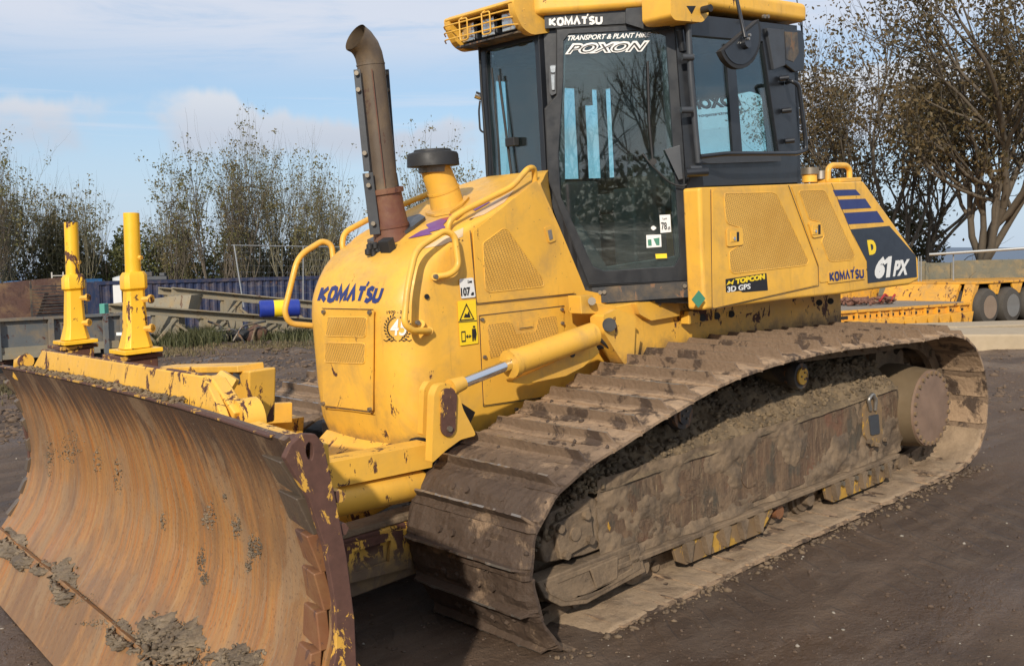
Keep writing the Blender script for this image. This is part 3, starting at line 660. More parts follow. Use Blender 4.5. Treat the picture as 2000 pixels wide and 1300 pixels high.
rail('handrail', [U(690, 520, 'y', -.40), U(668, 490, 'y', -.40), U(670, 455, 'y', -.42), U(720, 428, 'y', -.42), U(838, 378, 'y', -.42), U(880, 352, 'y', -.42), U(918, 385, 'y', -.42)], .0165, yellow, fr=.06)
# ---- cab
DP = Plane((1, 1, 0), (.70, .26, 0)); SP = Plane((0, 1, 0), (0, .85, 0)); FPn = Plane((1, 0, 0), (.70, 0, 0)); RP = Plane((0, -1, 0), (0, -.85, 0)); BP = Plane((-1, 0, 0), (-1.0, 0, 0))
cab = tag(empty('cab'), None); cab.parent = DZ
dglass = [(1101, 80), (1112, 67), (1272, 59), (1300, 70), (1328, 500), (1316, 520), (1180, 529), (1158, 520), (1096, 385), (1091, 300), (1100, 160)]
plate('door_surround', [[(1059, 26), (1313, 12), (1324, 30), (1371, 592), (1157, 592), (1137, 560), (1058, 352)], [(1106, 90), (1290, 80), (1318, 500), (1185, 520), (1104, 385), (1102, 200)][::-1]], DP, .05, black, cab, off=-.028, bevel=.004)
door = plate('door', [[(1087, 58), (1302, 44), (1324, 52), (1348, 548), (1150, 557), (1071, 352), (1064, 212), (1087, 186)], dglass[::-1]], DP, .03, black, DZ, off=.004, bevel=.004)
plate('door_glass', [dglass], DP, .005, glass, door, off=-.004)
seamline('door_seal', [(1300, 45), (1086, 57), (1087, 186), (1064, 212), (1071, 352), (1150, 558), (1348, 549)], DP, door, off=.006, m=rubber)
# header with the maker's name
hdr = plate('door_header', [[(1063, 27), (1230, 19), (1230, 46), (1064, 56)]], DP, .02, black, DZ, off=.012, r=2, bevel=.003)
logo('lettering', [(1072, 50), (1177, 46), (1072, 37)], lambda x, y, o: DP.off(.013+o)(x, y), white, hdr, w_=.17)
text('lettering', 'TRANSPORT & PLANT HIRE', [(1108, 80), (1270, 73), (1109, 70)], DP, white, door, off=.010, bold=.03, shear=.25, thick=.001)
text('lettering', 'POXON', [(1103, 107), (1262, 101), (1110, 85)], DP, white, door, off=.0085, bold=.085, shear=.25, thick=.001)
text('lettering', 'POXON', [(1109, 104.5), (1257, 99), (1115, 88.5)], DP, liner, door, off=.0105, bold=-.005, shear=.25, thick=.001)
hb = MB(); hb.obox(DP.off(.03)(1080, 160), (.0106, -.0106, 0), (.012, .012, 0), (0, 0, .055))
hnd = plate('door_handle', [[(1073, 127), (1086, 126), (1086, 183), (1077, 187), (1073, 180)]], DP, .012, greyb, door, off=.014, r=2, bevel=.002)
plate('handle_lever', [[(1076, 146), (1083, 146), (1083, 176), (1078, 176)]], DP, .01, silver, door, off=.026, r=1, bevel=.002); plate('lock_barrel', [[(1074, 129), (1085, 128), (1084, 142), (1076, 142)]], DP, .008, silver, door, off=.022, r=3)
stk = plate('noise_sticker', [[(1288, 420), (1309, 419), (1311, 453), (1290, 455)]], DP, .001, white, door, off=.001); text('lettering', '78', [(1292, 449), (1303, 449), (1291, 434)], DP, ink, stk, off=.0025, bold=.03); text('lettering', 'dB', [(1304, 449), (1309, 448), (1304, 443)], DP, ink, stk, off=.0025, bold=.02); text('lettering', 'LpA', [(1294, 430), (1303, 430), (1294, 425)], DP, ink, stk, off=.0025, bold=.02)
stk = plate('sticker', [[(1262, 459), (1291, 458), (1292, 482), (1263, 484)]], DP, .001, white, door, off=.001)
plate('sticker_print', [[(1265, 468), (1272, 467), (1273, 480), (1266, 480)]], DP, .001, greens, stk, off=.0025); plate('sticker_print', [[(1276, 466), (1288, 464), (1288, 479), (1282, 479)]], DP, .001, greens, stk, off=.0025)
plate('sticker', [[(1270, 445), (1276, 440), (1283, 445), (1276, 451)]], DP, .001, white, door, off=.001, r=3); plate('sticker', [[(1280, 496), (1302, 495), (1303, 504), (1281, 505)]], DP, .001, stick_y, door, off=.001)
# sill under the door
sill = plate('door_sill', [[(1155, 562), (1370, 548), (1373, 572), (1345, 580), (1163, 592)]], DP, .05, dustyblack, DZ, off=.03, r=2, bevel=.004); bolts('bolt', [DP.off(.03)(*q) for q in ((1172, 571), (1180, 570), (1337, 558))], (1, 1, 0), .012, .014, bolt_m, sill)
plate('step_box', [[(1163, 590), (1270, 580), (1268, 592), (1205, 600), (1165, 596)]], DP, .06, black, DZ, off=.0)
# front screen
def pl3(name, loops, d, m, parent, bevel=0): return MB().prism(loops, d).build(name, m, parent, bevel=bevel)
def rectx(x, y0, y1, z0, z1): return [V3((x, y0, z0)), V3((x, y1, z0)), V3((x, y1, z1)), V3((x, y0, z1))]
def recty(y, x0, x1, z0, z1): return [V3((x0, y, z0)), V3((x1, y, z0)), V3((x1, y, z1)), V3((x0, y, z1))]
fw = pl3('front_surround', [rectx(.70, -.268, .262, 1.95, 2.96), rounded(rectx(.70, -.20, .225, 2.05, 2.86), .03)[::-1]], (-.05, 0, 0), black, cab, .004)
wnd = pl3('front_window', [rectx(.69, -.20, .225, 2.05, 2.86)], (-.005, 0, 0), glass, DZ)
rail('wiper_arm', [V3((.715, -.12, 2.10)), V3((.73, -.10, 2.3)), V3((.72, -.13, 2.75))], .006, rubber, wnd)
rail('wiper_blade', [V3((.712, -.02, 2.12)), V3((.712, -.08, 2.7))], .008, rubber, wnd); MB().box((.70, -.03, 2.28), (.74, .05, 2.33)).build('wiper_motor', rubber, wnd, bevel=.004)
rail('cable', [V3((.73, -.22, 2.95)), V3((.72, -.235, 2.6)), V3((.72, -.22, 2.3)), V3((.72, -.235, 2.0))], .008, rubber, cab)
# right-hand chamfer, right side and back of the cab
def chR(s_, z): return V3((.70-.59*s_, -.26-.59*s_, z))
pl3('far_door_surround', [[chR(0, 1.4), chR(1, 1.4), chR(1, 2.96), chR(0, 2.96)], [chR(.10, 2.10), chR(.10, 2.86), chR(.9, 2.86), chR(.9, 2.10)]], (-.03, .03, 0), black, cab)
pl3('far_door_glass', [[chR(.10, 2.10), chR(.9, 2.10), chR(.9, 2.86), chR(.10, 2.86)]], (-.004, .004, 0), glass, cab)
pl3('far_side_wall', [recty(-.85, -1.0, .12, 1.4, 2.96), recty(-.85, -.03, .09, 2.12, 2.80)[::-1], recty(-.85, -.71, -.50, 2.12, 2.78)[::-1], [V3((x, -.85, z)) for x, z in ((-.78, 2.12), (-.95, 2.12), (-.95, 2.78), (-.86, 2.78), (-.86, 2.66), (-.78, 2.66))]], (0, .04, 0), black, cab)
pl3('far_side_glass', [recty(-.84, -.97, .10, 2.05, 2.84)], (0, .004, 0), glass, cab)
pl3('rear_wall', [rectx(-1.0, -.85, .85, 1.9, 2.96), rectx(-1.0, -.80, -.72, 2.12, 2.78)[::-1], rounded([V3((-1, y, z)) for y, z in ((-.06, 2.13), (.63, 2.13), (.60, 2.56), (.50, 2.60), (.2, 2.585), (-.06, 2.60))], .03)[::-1]], (.04, 0, 0), black, cab)
rg = pl3('rear_glass', [rectx(-.985, -.82, .70, 2.08, 2.84)], (.004, 0, 0), glass, cab)
# seat, console and controls inside
seat = MB().box((-.55, -.25, 1.85), (-.02, .27, 1.98)).box((-.68, -.23, 1.95), (-.52, .25, 2.42)).build('seat', seatm, cab, bevel=.04, seg=3)
MB().box((-.1, .30, 1.4), (.2, .48, 2.0)).box((.35, -.35, 1.4), (.62, .35, 2.05)).box((-.9, -.8, 1.4), (.5, -.55, 2.02)).build('console', seatm, cab, bevel=.02)
MB().box((-.98, -.80, 1.36), (.1, .82, 1.42)).box((.1, -.3, 1.36), (.66, .3, 1.42)).build('cab_floor', seatm, cab)
MB().prism([[V3(p) for p in ((.64, -.22, 2.93), (.64, .22, 2.93), (.08, .80, 2.93), (-.96, .80, 2.93), (-.96, -.80, 2.93), (.08, -.80, 2.93))]], (0, 0, -.04)).build('headlining', liner, cab)
rail('control_lever', [V3((.05, .38, 2.0)), V3((.1, .38, 2.12)), V3((.12, .40, 2.20))], .014, rubber, cab); rail('control_lever', [V3((-.1, -.5, 2.0)), V3((-.05, -.5, 2.25)), V3((-.0, -.46, 2.3))], .014, rubber, cab)
# left side window
swh = [(1351, 70), (1490, 82), (1521, 297), (1368, 301)]
sidef = plate('side_surround', [[(1338, 26), (1557, 50), (1563, 357), (1370, 365)], swh[::-1]], SP, .05, black, cab, off=0, bevel=.004)
sg = plate('side_window', [swh], SP, .005, glass, DZ, off=-.018)
plate('window_divider', [[(1417, 85), (1434, 88), (1450, 298), (1432, 299)]], SP, .02, black, sg, off=-.006, bevel=.002)
plate('window_rail', [[(1366, 307), (1524, 303), (1526, 315), (1368, 320)]], SP, .03, greyb, DZ, off=.03, r=2, bevel=.003)
plate('corner_post', [[(1318, 42), (1342, 28), (1376, 366), (1370, 592), (1352, 590), (1346, 430)]], Plane((1, 1.4, 0), (.13, .85, 0)), .05, black, cab, off=.004, bevel=.006)
rail('vertical_pipe', [U(1344, 48, 'y', .90), U(1349, 150, 'y', .90), U(1364, 318, 'y', .90)], .017, greyb, DZ)
for py, px in ((112, 1340), (215, 1338), (330, 1355)):
    o = MB().cyl(U(px-8, py, 'y', .89), U(px+14, py, 'y', .92), .018, 12).build('hinge', greyb, DZ, smooth=True)
hg = MB().cyl(U(1328, 60, 'y', .84), U(1333, 100, 'y', .84), .022, 12).build('hinge', black, DZ, smooth=True)
plate('roof_bracket', [[(1222, 17), (1308, 10), (1310, 52), (1262, 58), (1222, 46)]], DP, .05, black, DZ, off=.05, r=3, bevel=.006)
rail('grab_rail', [U(1368, 306, 'y', .92), U(1420, 300, 'y', .98), U(1555, 300, 'y', .98), U(1574, 294, 'y', .98), U(1573, 270, 'y', .98), U(1560, 166, 'y', .98), U(1545, 158, 'y', .96), U(1536, 162, 'y', .86)], .013, black, fr=.03)
for px, py in ((1530, 154), (1535, 217), (1541, 276)): MB().cyl(U(px-8, py, 'y', .86), U(px+10, py-2, 'y', .90), .017, 10).build('rail_clamp', black, DZ, smooth=True)
plate('rear_quarter_cover', [[(1498, 55), (1532, 58), (1534, 128), (1512, 136)]], SP, .03, greyb, DZ, off=.02, bevel=.003)
rb = plate('rear_light_box', [[(1530, 56), (1566, 60), (1572, 84), (1571, 138), (1552, 141), (1533, 126)]], SP, .18, black, DZ, off=.02, bevel=.008); plate('mesh_cover', [[(1533, 62), (1558, 64), (1560, 105), (1550, 121), (1536, 116)]], SP, .003, dustyblack, rb, off=.023)
MB().tube([U(1570, 85, 'y', .80), U(1562, 40, 'y', .80), U(1552, -30, 'y', .80)], .004, 6).tube([U(1568, 100, 'y', .8), U(1566, 38, 'y', .8)], .005, 6).build('aerial', rubber, DZ)
# door check bracket below the hinge post, with cable
plate('mirror_bracket', [[(1298, 292), (1328, 283), (1334, 350), (1326, 352)]], DP, .02, greyb, DZ, off=.05, bevel=.004)
MB().cyl(U(1340, 338, 'y', .90), U(1382, 335, 'y', .97), .024, 14).build('grab_stub', black, DZ, smooth=True)
rail('cable', [DP.off(.03)(1255, 300), DP.off(.05)(1270, 320), DP.off(.04)(1310, 360), DP.off(.04)(1345, 365), DP.off(.04)(1350, 330)], .005, rubber, DZ, fr=.06)
rail('work_wiper', [DP.off(.02)(1265, 120), DP.off(.03)(1268, 240), DP.off(.03)(1275, 315)], .007, rubber, door); MB().cyl(DP.off(.0)(1276, 316), DP.off(.04)(1276, 316), .02, 12).build('wiper_pivot', rubber, door)
# mirrored sticker on the back window, read through the cab
bpl = Plane((1, 0, 0), (-.975, 0, 0))
text('lettering', 'POXON', [(1449, 207), (1350, 216), (1440, 184)], bpl, navy, cab, off=.0, bold=.07, thick=.001); text('lettering', 'POXON', [(1444, 203), (1355, 212), (1436, 188)], bpl, plain('pale_glass_print', (.42, .58, .62), .3), cab, off=.002, bold=-.01, thick=.001)
text('lettering', 'TRANSPORT &', [(1447, 182), (1355, 186), (1447, 174)], bpl, navy, cab, off=.002, bold=.02, thick=.001); text('lettering', 'e.poxontransport', [(1458, 222), (1358, 232), (1458, 214)], bpl, navy, cab, off=.002, bold=.02, thick=.001)
# roof
def roofpoly(z, g=0): return [V3(p) for p in ((.745+g, -.30, z), (.745+g, .30, z), (.15+g, .895, z), (-1.05, .90, z), (-1.05, -.90, z), (.15+g, -.895, z))]
roof = MB().prism([roofpoly(2.98)], (0, 0, .115)).build('roof', yellow, DZ, bevel=.035, seg=4)
plate('roof_corner', [[(1309, -20), (1382, -20), (1384, 30), (1372, 44), (1318, 40), (1310, 30)]], SP, .2, yellow, DZ, off=.10, r=5, bevel=.012)
plate('corner_slot', [[(1341, 12), (1359, 12), (1351, 28)]], SP, .004, ink, DZ, off=.102); MB().cyl(U(1372, 20, 'y', .96), U(1388, 16, 'y', 1.02), .02, 12).build('rubber_stop', rubber, DZ, smooth=True)
bolts('bolt', [U(x, y, 'y', .94) for x, y in ((1491, 33), (1498, 33))], (0, 1, 0), .012, .012, bolt_m, roof)
# front lamp housing and its three lamps behind a wire guard
lamp_x = .97
lh = MB()
pr = [(1.02, 3.075), (.76, 3.09), (.76, 2.90), (.86, 2.885), (.98, 2.90)]
lh.prism([[V3((x, -.36, z)) for x, z in ((.76, 3.08), (1.0, 3.065), (1.035, 3.045), (1.02, 3.03), (.96, 3.04), (.80, 3.05), (.80, 2.90), (.76, 2.90))]], (0, .60, 0))
housing = lh.build('lamp_housing', yellow, DZ, bevel=.008)
for y_ in (-.37, .20):
    MB().prism([rounded([V3((x, y_, z)) for x, z in ((.72, 3.075), (1.03, 3.06), (1.02, 2.98), (.97, 2.90), (.90, 2.87), (.72, 2.90))], .03)], (0, .05, 0)).build('end_cheek', yellow, housing, bevel=.01)
MB().box((.80, -.34, 2.885), (.97, .21, 2.895)).build('under_tray', dustyblack, housing)
for y_ in (-.26, -.08, .10):
    lo = MB().box((.84, y_-.066, 2.905), (.93, y_+.066, 3.03)).build('work_lamp', black, DZ, bevel=.02)
    MB().box((.93, y_-.056, 2.915), (.940, y_+.056, 3.02)).build('lens', lensm, lo, bevel=.008); MB().box((.941, y_-.035, 2.94), (.943, y_+.035, 2.995)).build('reflector', silver, lo, bevel=.004)
gd = MB()
for z_ in (2.925, 2.965, 3.005): gd.tube(fillet([V3((.95, .25, z_)), V3((1.03, .20, z_)), V3((1.055, -.34, z_)), V3((.98, -.42, z_))], .03), .0045, 6)
for y_ in (-.20, .0): gd.tube(fillet([V3((1.0, y_, 3.05)), V3((1.05, y_, 3.02)), V3((1.05, y_+.07, 3.02)), V3((1.05, y_+.07, 2.90)), V3((1.05, y_, 2.90)), V3((1.05, y_, 3.02))], .015), .0045, 6)
lg = gd.build('lamp_guard', yellow, DZ, smooth=True)
for o in [housing, lg]+[q for q in DZ.children if q.name.startswith('work_lamp')]: o.location = (-.13, .035, 0)
# small mirror on far side, wiper bottle light
MB().cyl(V3((.66, -.29, 2.60)), V3((.70, -.32, 2.62)), .022, 14).build('marker_lamp', silver, DZ, smooth=True)
rail('mirror_arm', [V3((.66, -.27, 2.38)), V3((.70, -.295, 2.40)), V3((.70, -.295, 2.52)), V3((.69, -.29, 2.58))], .006, rubber, DZ, fr=.02)
# round mirror cut by its shade, on an arm at the left
mc = U(1452, 78, 'y', 1.12); mpn = V3((.55, .80, -.12)).normalized(); mr = V3((-.80, .55, 0)).normalized(); mu = mr.cross(mpn)*-1
dv = (U(1482, 38, 'y', 1.12)-U(1408, 100, 'y', 1.12)); L_ = dv.length/2; dv.normalize(); cc_ = (U(1482, 38, 'y', 1.12)+U(1408, 100, 'y', 1.12))/2
dn = (U(1470, 115, 'y', 1.12)-cc_); dn = (dn-dv*(dn @ dv)).normalized(); nn_ = dv.cross(dn).normalized()
arc = [cc_+dv*L_*math.cos(a)+dn*L_*.86*math.sin(a) for a in np.linspace(0, PI, 25)]
mir = MB().prism([arc], nn_*.035).build('mirror', rubber, DZ, bevel=.006)
MB().prism([[cc_+dv*L_*.86*math.cos(a)+dn*(.01+L_*.70*math.sin(a))+nn_*(-.004) for a in np.linspace(0, PI, 25)]], nn_*.006).build('mirror_back', black, mir)
MB().prism([[cc_+dv*L_*.86*math.cos(a)+dn*(.01+L_*.70*math.sin(a))+nn_*(.034) for a in np.linspace(0, PI, 25)]], nn_*.006).build('mirror_back', black, mir)
rail('mirror_arm', [U(1437, -10, 'y', 1.05), U(1450, 50, 'y', 1.12), U(1455, 74, 'y', 1.14)], .010, black, mir); bolts('bolt', [mc+V3((0, .03, .0)), U(1463, 69, 'y', 1.15)], (0, 1, 0), .008, .01, steel, mir)
MB().cyl(mc+V3((0, -.03, -.03)), mc+V3((0, .03, -.02)), .03, 14).build('mirror_boss', black, mir)
# ---- rear body: tank and engine-side lockers
TP = Plane((0, 1, 0), (0, 1.0, 0))
tb = [U(*q, 'y', 1.0) for q in ((1366, 366), (1560, 359), (1688, 354), (1794, 503), (1796, 546), (1778, 556), (1700, 566), (1640, 575), (1560, 583), (1376, 606))]
tank = MB().prism([tb], (0, -.125, 0)).build('rear_body', yellow, DZ, bevel=.035, seg=4)
tc_ = [p for p in tb if p.x < -1.02]; zt_, zb_ = tb[1].z, tb[-2].z; core = [V3((-1.06, .93, zt_-.004)), V3((tb[2].x, .93, tb[2].z-.004))]+[V3((p.x+.004, .93, p.z)) for p in tb[3:6]]+[V3((-1.06, .93, 1.30))]
MB().prism([core], (0, -1.86, 0)).build('tank_core', yellow, DZ, bevel=.02)
MB().prism([[V3((p.x, -.875, p.z)) for p in tb]], (0, -.125, 0)).build('far_locker', yellow, DZ, bevel=.035, seg=4)
MB().box((-1.05, -.86, 1.32), (.12, .86, 1.40)).build('cab_mount', black, DZ)
la = plate('locker_door', [[(1391, 372), (1536, 365), (1596, 520), (1597, 556), (1392, 602)]], TP, .004, yellow, DZ, off=.005, r=4, bevel=.002)
lb = plate('locker_door', [[(1546, 364), (1622, 361), (1692, 520), (1692, 540), (1602, 552), (1600, 520)]], TP, .004, yellow, DZ, off=.005, r=3, bevel=.002)
seamline('panel_gap', [(1388, 370), (1391, 604), (1599, 558), (1598, 520), (1540, 362)], TP, la, off=.003)
GA = [(1414, 378), (1508, 376), (1517, 380), (1579, 509), (1575, 518), (1432, 534), (1426, 528), (1424, 492), (1446, 478), (1449, 446), (1420, 436), (1417, 425)]
GB = [(1560, 373), (1604, 371), (1612, 374), (1670, 500), (1665, 507), (1626, 511), (1618, 508), (1604, 470), (1610, 462), (1602, 433), (1580, 428)]
for G_, par in ((GA, la), (GB, lb)):
    plate('grille', [G_], TP, .003, grille, par, off=.0068, r=5)
    P2 = [TP.off(.006)(q.x, q.y) for q in rounded([V3((x, y, 0)) for x, y in G_], 5)]; MB().tube(P2+[P2[0]], .003, 5).build('grille_rim', yellow, par)
for par, L, s_ in ((la, [(1420, 447), (1450, 444), (1452, 478), (1421, 482)], 1), (lb, [(1580, 435), (1602, 433), (1609, 461), (1588, 465)], .8)):
    plate('latch_pocket', [L], TP, .006, yellow, par, off=.014, r=4, bevel=.002); cx, cy = sum(p[0] for p in L)/4, sum(p[1] for p in L)/4
    plate('latch_recess', [[(cx-8, cy-9), (cx+8, cy-10), (cx+8, cy+9), (cx-8, cy+10)]], TP, .003, ink, par, off=.0145); plate('latch_lever', [[(cx-8, cy-9), (cx+3, cy-10), (cx+3, cy+9), (cx-8, cy+10)]], TP, .004, yellow_worn, par, off=.0175)
    bolts('keyhole', [TP.off(.018)(cx-2, cy+3)], (0, 1, 0), .010, .006, silver, par, 12)
seamline('panel_gap', [(1624, 358), (1694, 530)], TP, tank, off=.001)
for L in ([(1627, 371), (1671, 370), (1681, 381), (1631, 383)], [(1636, 390), (1690, 388), (1702, 406), (1643, 409)], [(1648, 416), (1713, 412), (1727, 434), (1656, 438)]): plate('stripe_decal', [L], TP, .001, blue, tank, off=.002)
md = plate('model_decal', [[(1661, 448), (1737, 441), (1789, 500), (1791, 541), (1695, 553), (1693, 510)]], TP, .001, navy, tank, off=.0025)
text('lettering', 'D', [(1698, 498), (1713, 496), (1694, 469)], TP, stick_y, tank, off=.004, bold=.075, shear=0)
text('lettering', '6', [(1708, 545), (1727, 543), (1711, 502)], TP, white, tank, off=.004, bold=.085, shear=.12); plate('lettering', [[(1731, 542), (1738, 541), (1742, 500), (1736, 501), (1727, 510), (1727, 517), (1734, 513)]], TP, .002, white, tank, off=.005); text('lettering', 'PX', [(1744, 540), (1774, 536), (1747, 509)], TP, white, tank, off=.004, bold=.045, shear=.15)
nb = plate('name_badge', [[(1618, 531), (1689, 524), (1690, 545), (1618, 554)]], TP, .003, yellow, tank, off=.008, r=2, bevel=.001); logo('lettering', [(1621, 548), (1688, 541), (1620, 533)], lambda x, y, o: TP.off(.008+o)(x, y), blue, nb, w_=.15)
tp = plate('gps_sticker', [[(1417, 545), (1497, 533), (1500, 567), (1450, 571), (1446, 568), (1418, 571)]], TP, .001, ink, la, off=.006, r=2); text('lettering', 'TOPCON', [(1437, 555), (1494, 545), (1437, 544)], TP, stick_y, la, off=.008, bold=.06)
text('lettering', '3D GPS', [(1421, 571), (1466, 564), (1421, 560)], TP, white, la, off=.008, bold=.02); plate('sticker_emblem', [[(1419, 557), (1424, 548), (1428, 552), (1434, 545), (1431, 556), (1427, 553)]], TP, .001, stick_y, la, off=.008)
plate('diamond_sticker', [[(1365, 567), (1378, 583), (1364, 601), (1351, 585)]], Plane((.35, 1, 0), (.30, 1.0, 0)), .003, greens, DZ, off=.012)
MB().cyl(U(1581, 356, 'y', .70), U(1581, 338, 'y', .70), .05, 18).build('filler_neck', yellow, DZ, smooth=True); MB().cyl(U(1581, 341, 'y', .70), U(1581, 328, 'y', .70), .062, 18).build('filler_cap', bolt_m, DZ, smooth=True)
MB().cyl(U(1603, 350, 'y', .7), U(1603, 334, 'y', .7), .035, 16).build('breather_cap', steel, DZ, smooth=True)
rail('lifting_handle', [U(1617, 354, 'y', .75), U(1617, 330, 'y', .75), U(1624, 323, 'y', .75), U(1652, 323, 'y', .75), U(1659, 330, 'y', .75), U(1659, 354, 'y', .75)], .02, yellow, fr=.03); MB().obox(U(1636, 353, 'y', .75), (.14, 0, 0), (0, .1, 0), (0, 0, .015)).build('handle_base', yellow, DZ, bevel=.006)
# ---- main frame between the tracks
mf = [U(*q, 'y', .62) for q in ((1215, 600), (1345, 585), (1700, 560))]; xr_ = U(1643, 600, 'y', .62).x
MB().prism([[V3((.62, .62, 1.33)), V3((-.2, .62, 1.36)), V3((xr_, .62, 1.40)), V3((xr_, .62, .75)), V3((xr_+.1, .62, .45)), V3((.55, .62, .45)), V3((.40, .62, .9)), V3((.47, .62, 1.12))]], (0, -1.24, 0)).build('main_frame', yellow_low, DZ, bevel=.012)
brk = plate('pivot_bracket', [[(1178, 615), (1206, 603), (1242, 618), (1238, 705), (1220, 712), (1205, 690), (1180, 650)]], Plane((0, 1, 0), (0, .72, 0)), .10, yellow_low, DZ, r=5, bevel=.006)
MB().cyl(U(1190, 634, 'y', .70), U(1190, 634, 'y', .745), .038, 20).build('pivot_pin', rubber, brk, smooth=True)
plate('frame_cover', [[(1242, 592), (1325, 583), (1329, 616), (1272, 626), (1250, 614)]], Plane((0, 1, 0), (0, .66, 0)), .05, yellow, DZ, r=2, bevel=.004); bolts('bolt', [U(x, y, 'y', .662) for x, y in ((1287, 593), (1318, 589))], (0, 1, 0), .012, .010, bolt_m, DZ)
plate('mount_plate', [[(1345, 608), (1470, 590), (1470, 610), (1345, 633)]], Plane((0, 1, 0), (0, .70, 0)), .06, yellow_low, DZ, bevel=.004)
plate('frame_web', [[(1225, 640), (1252, 655), (1245, 700), (1225, 705)]], Plane((0, 1, 0), (0, .68, 0)), .06, yellow_low, DZ)
mb = MB(); [mb.cyl(U(x, 622-(x-1360)*.13, 'y', .70), U(x, 622-(x-1360)*.13, 'y', .712), .022, 14) for x in (1372, 1400, 1428, 1600, 1622)]; mb.build('lightening_hole', ink, DZ)
step = plate('step_bracket', [[(1133, 578), (1158, 576), (1163, 592), (1203, 596), (1203, 610), (1172, 613), (1136, 613)]], Plane((0, 1, 0), (0, .60, 0)), .10, yellow, DZ, off=.05, bevel=.005); MB().cyl(U(1156, 588, 'y', .66), U(1156, 588, 'y', .69), .022, 12).build('bolt_head', bolt_m, step)
# ---- lift cylinder
def cyp(px, py): return U(px, py, 'y', .78)
ca, cb_ = cyp(1160, 652), cyp(1003, 708); cyl_ = MB().tube([ca, ca+(cb_-ca)*.02, cb_], [.052, .064, .064], 24).build('lift_cylinder', yellow, DZ, smooth=True)
MB().tube([cb_-(cb_-ca)*.015, cb_+(cb_-ca)*.05], .071, 24).build('cylinder_gland', yellow, cyl_, smooth=True); MB().tube([cb_, cyp(893, 752)], .027, 20).build('piston_rod', chrome, cyl_, smooth=True)
MB().tube([cyp(905, 747), cyp(880, 757)], [.033, .042], 16).build('rod_eye', yellow_worn, cyl_, smooth=True)
plate('cylinder_guard', [[(1000, 742), (1030, 730), (1162, 670), (1172, 688), (1140, 717), (1105, 735), (1030, 750), (1003, 747)]], Plane((0, 1, 0), (0, .74, 0)), .05, yellow, DZ, off=.0, bevel=.005); bolts('hole', [U(1118, 691, 'y', .742)], (0, 1, 0), .018, .004, ink, DZ, 14)
lug = plate('lift_lug', [[(843, 905), (848, 770), (856, 752), (875, 747), (893, 756), (898, 775), (905, 800), (925, 838), (930, 850), (900, 858), (870, 880)]], Plane((0, 1, 0), (0, .80, 0)), .05, yellow_worn, DZ, r=6, bevel=.004)
plate('pin_plate', [[(863, 765), (872, 757), (886, 760), (893, 772), (890, 840), (882, 852), (870, 852), (863, 842)]], Plane((0, 1, 0), (0, .80, 0)), .012, rust_red if False else rusty, lug, off=.014, r=6, bevel=.003); bolts('bolt', [U(877, 837, 'y', .814)], (0, 1, 0), .014, .012, bolt_m, lug)
plate('lift_lug', [[(825, 850), (828, 760), (838, 744), (858, 744), (862, 765), (850, 790), (848, 850)]], Plane((0, 1, 0), (0, .66, 0)), .04, yellow_worn, DZ, r=5, bevel=.004); MB().cyl(U(858, 770, 'y', .65), U(876, 770, 'y', .80), .035, 16).build('lug_pin', rusty, DZ, smooth=True)
mm = MB(); mm.bar(V3((1.95, .60, .60)), V3((1.70, .60, .95)), .10, .12); mm.build('lug_root', black, DZ)
# ---- push arms, angling ram and C-frame (both sides)
for s_ in (1, -1):
    yy = .60*s_
    arm = MB().prism([[V3((x, yy+.07, z)) for x, z in ((1.93, .815), (3.02, .86), (3.02, .74), (1.95, .70))]], (0, -.14, 0)).build('ram_guard', yellow_worn, DZ, bevel=.008)
    MB().tube([V3((1.95, yy, .615)), V3((2.0, yy, .62)), V3((2.95, yy, .67))], [.055, .075, .078], 24).build('angling_ram', yellow_worn, DZ, smooth=True)
    cf = MB().prism([[V3((x, .56*s_+.05, z)) for x, z in ((1.2, .42), (2.02, .45), (2.95, .46), (3.05, .40), (3.05, .22), (2.9, .16), (1.9, .19), (1.2, .22))]], (0, -.13, 0)).build('c_frame_arm', yellow_very, DZ, bevel=.012)
    if s_ > 0:
        MB().prism([[V3((x, .62, z)) for x, z in ((2.05, .43), (2.45, .44), (2.44, .26), (2.10, .24))], [V3((x, .62, z)) for x, z in ((2.20, .40), (2.41, .40), (2.40, .30), (2.22, .30))][::-1]], (0, .02, 0)).build('frame_gusset', yellow_very, cf)
        MB().box((1.9, .46, .452), (2.6, .60, .485)).build('mud_on_arm', frame_mud, DZ, bevel=.01)
MB().box((2.62, -.9, .20), (3.05, .9, .44)).build('c_frame_nose', yellow_very, DZ, bevel=.02)
MB().prism([[V3((x, .35, z)) for x, z in ((1.9, .76), (1.98, .70), (2.55, .42), (2.5, .36), (1.8, .5))]], (0, -.70, 0)).build('nose_guard_plate', yellow_worn, DZ, bevel=.006)
MB().box((.5, -.45, .45), (1.88, .45, .80)).build('engine_sump', ink, DZ, bevel=.02)
bar_ = MB(); bar_.bar(V3((2.05, -.46, .87)), V3((2.60, -.62, .92)), .04, .11); bar_.build('far_ram_guard', yellow, DZ, bevel=.004)
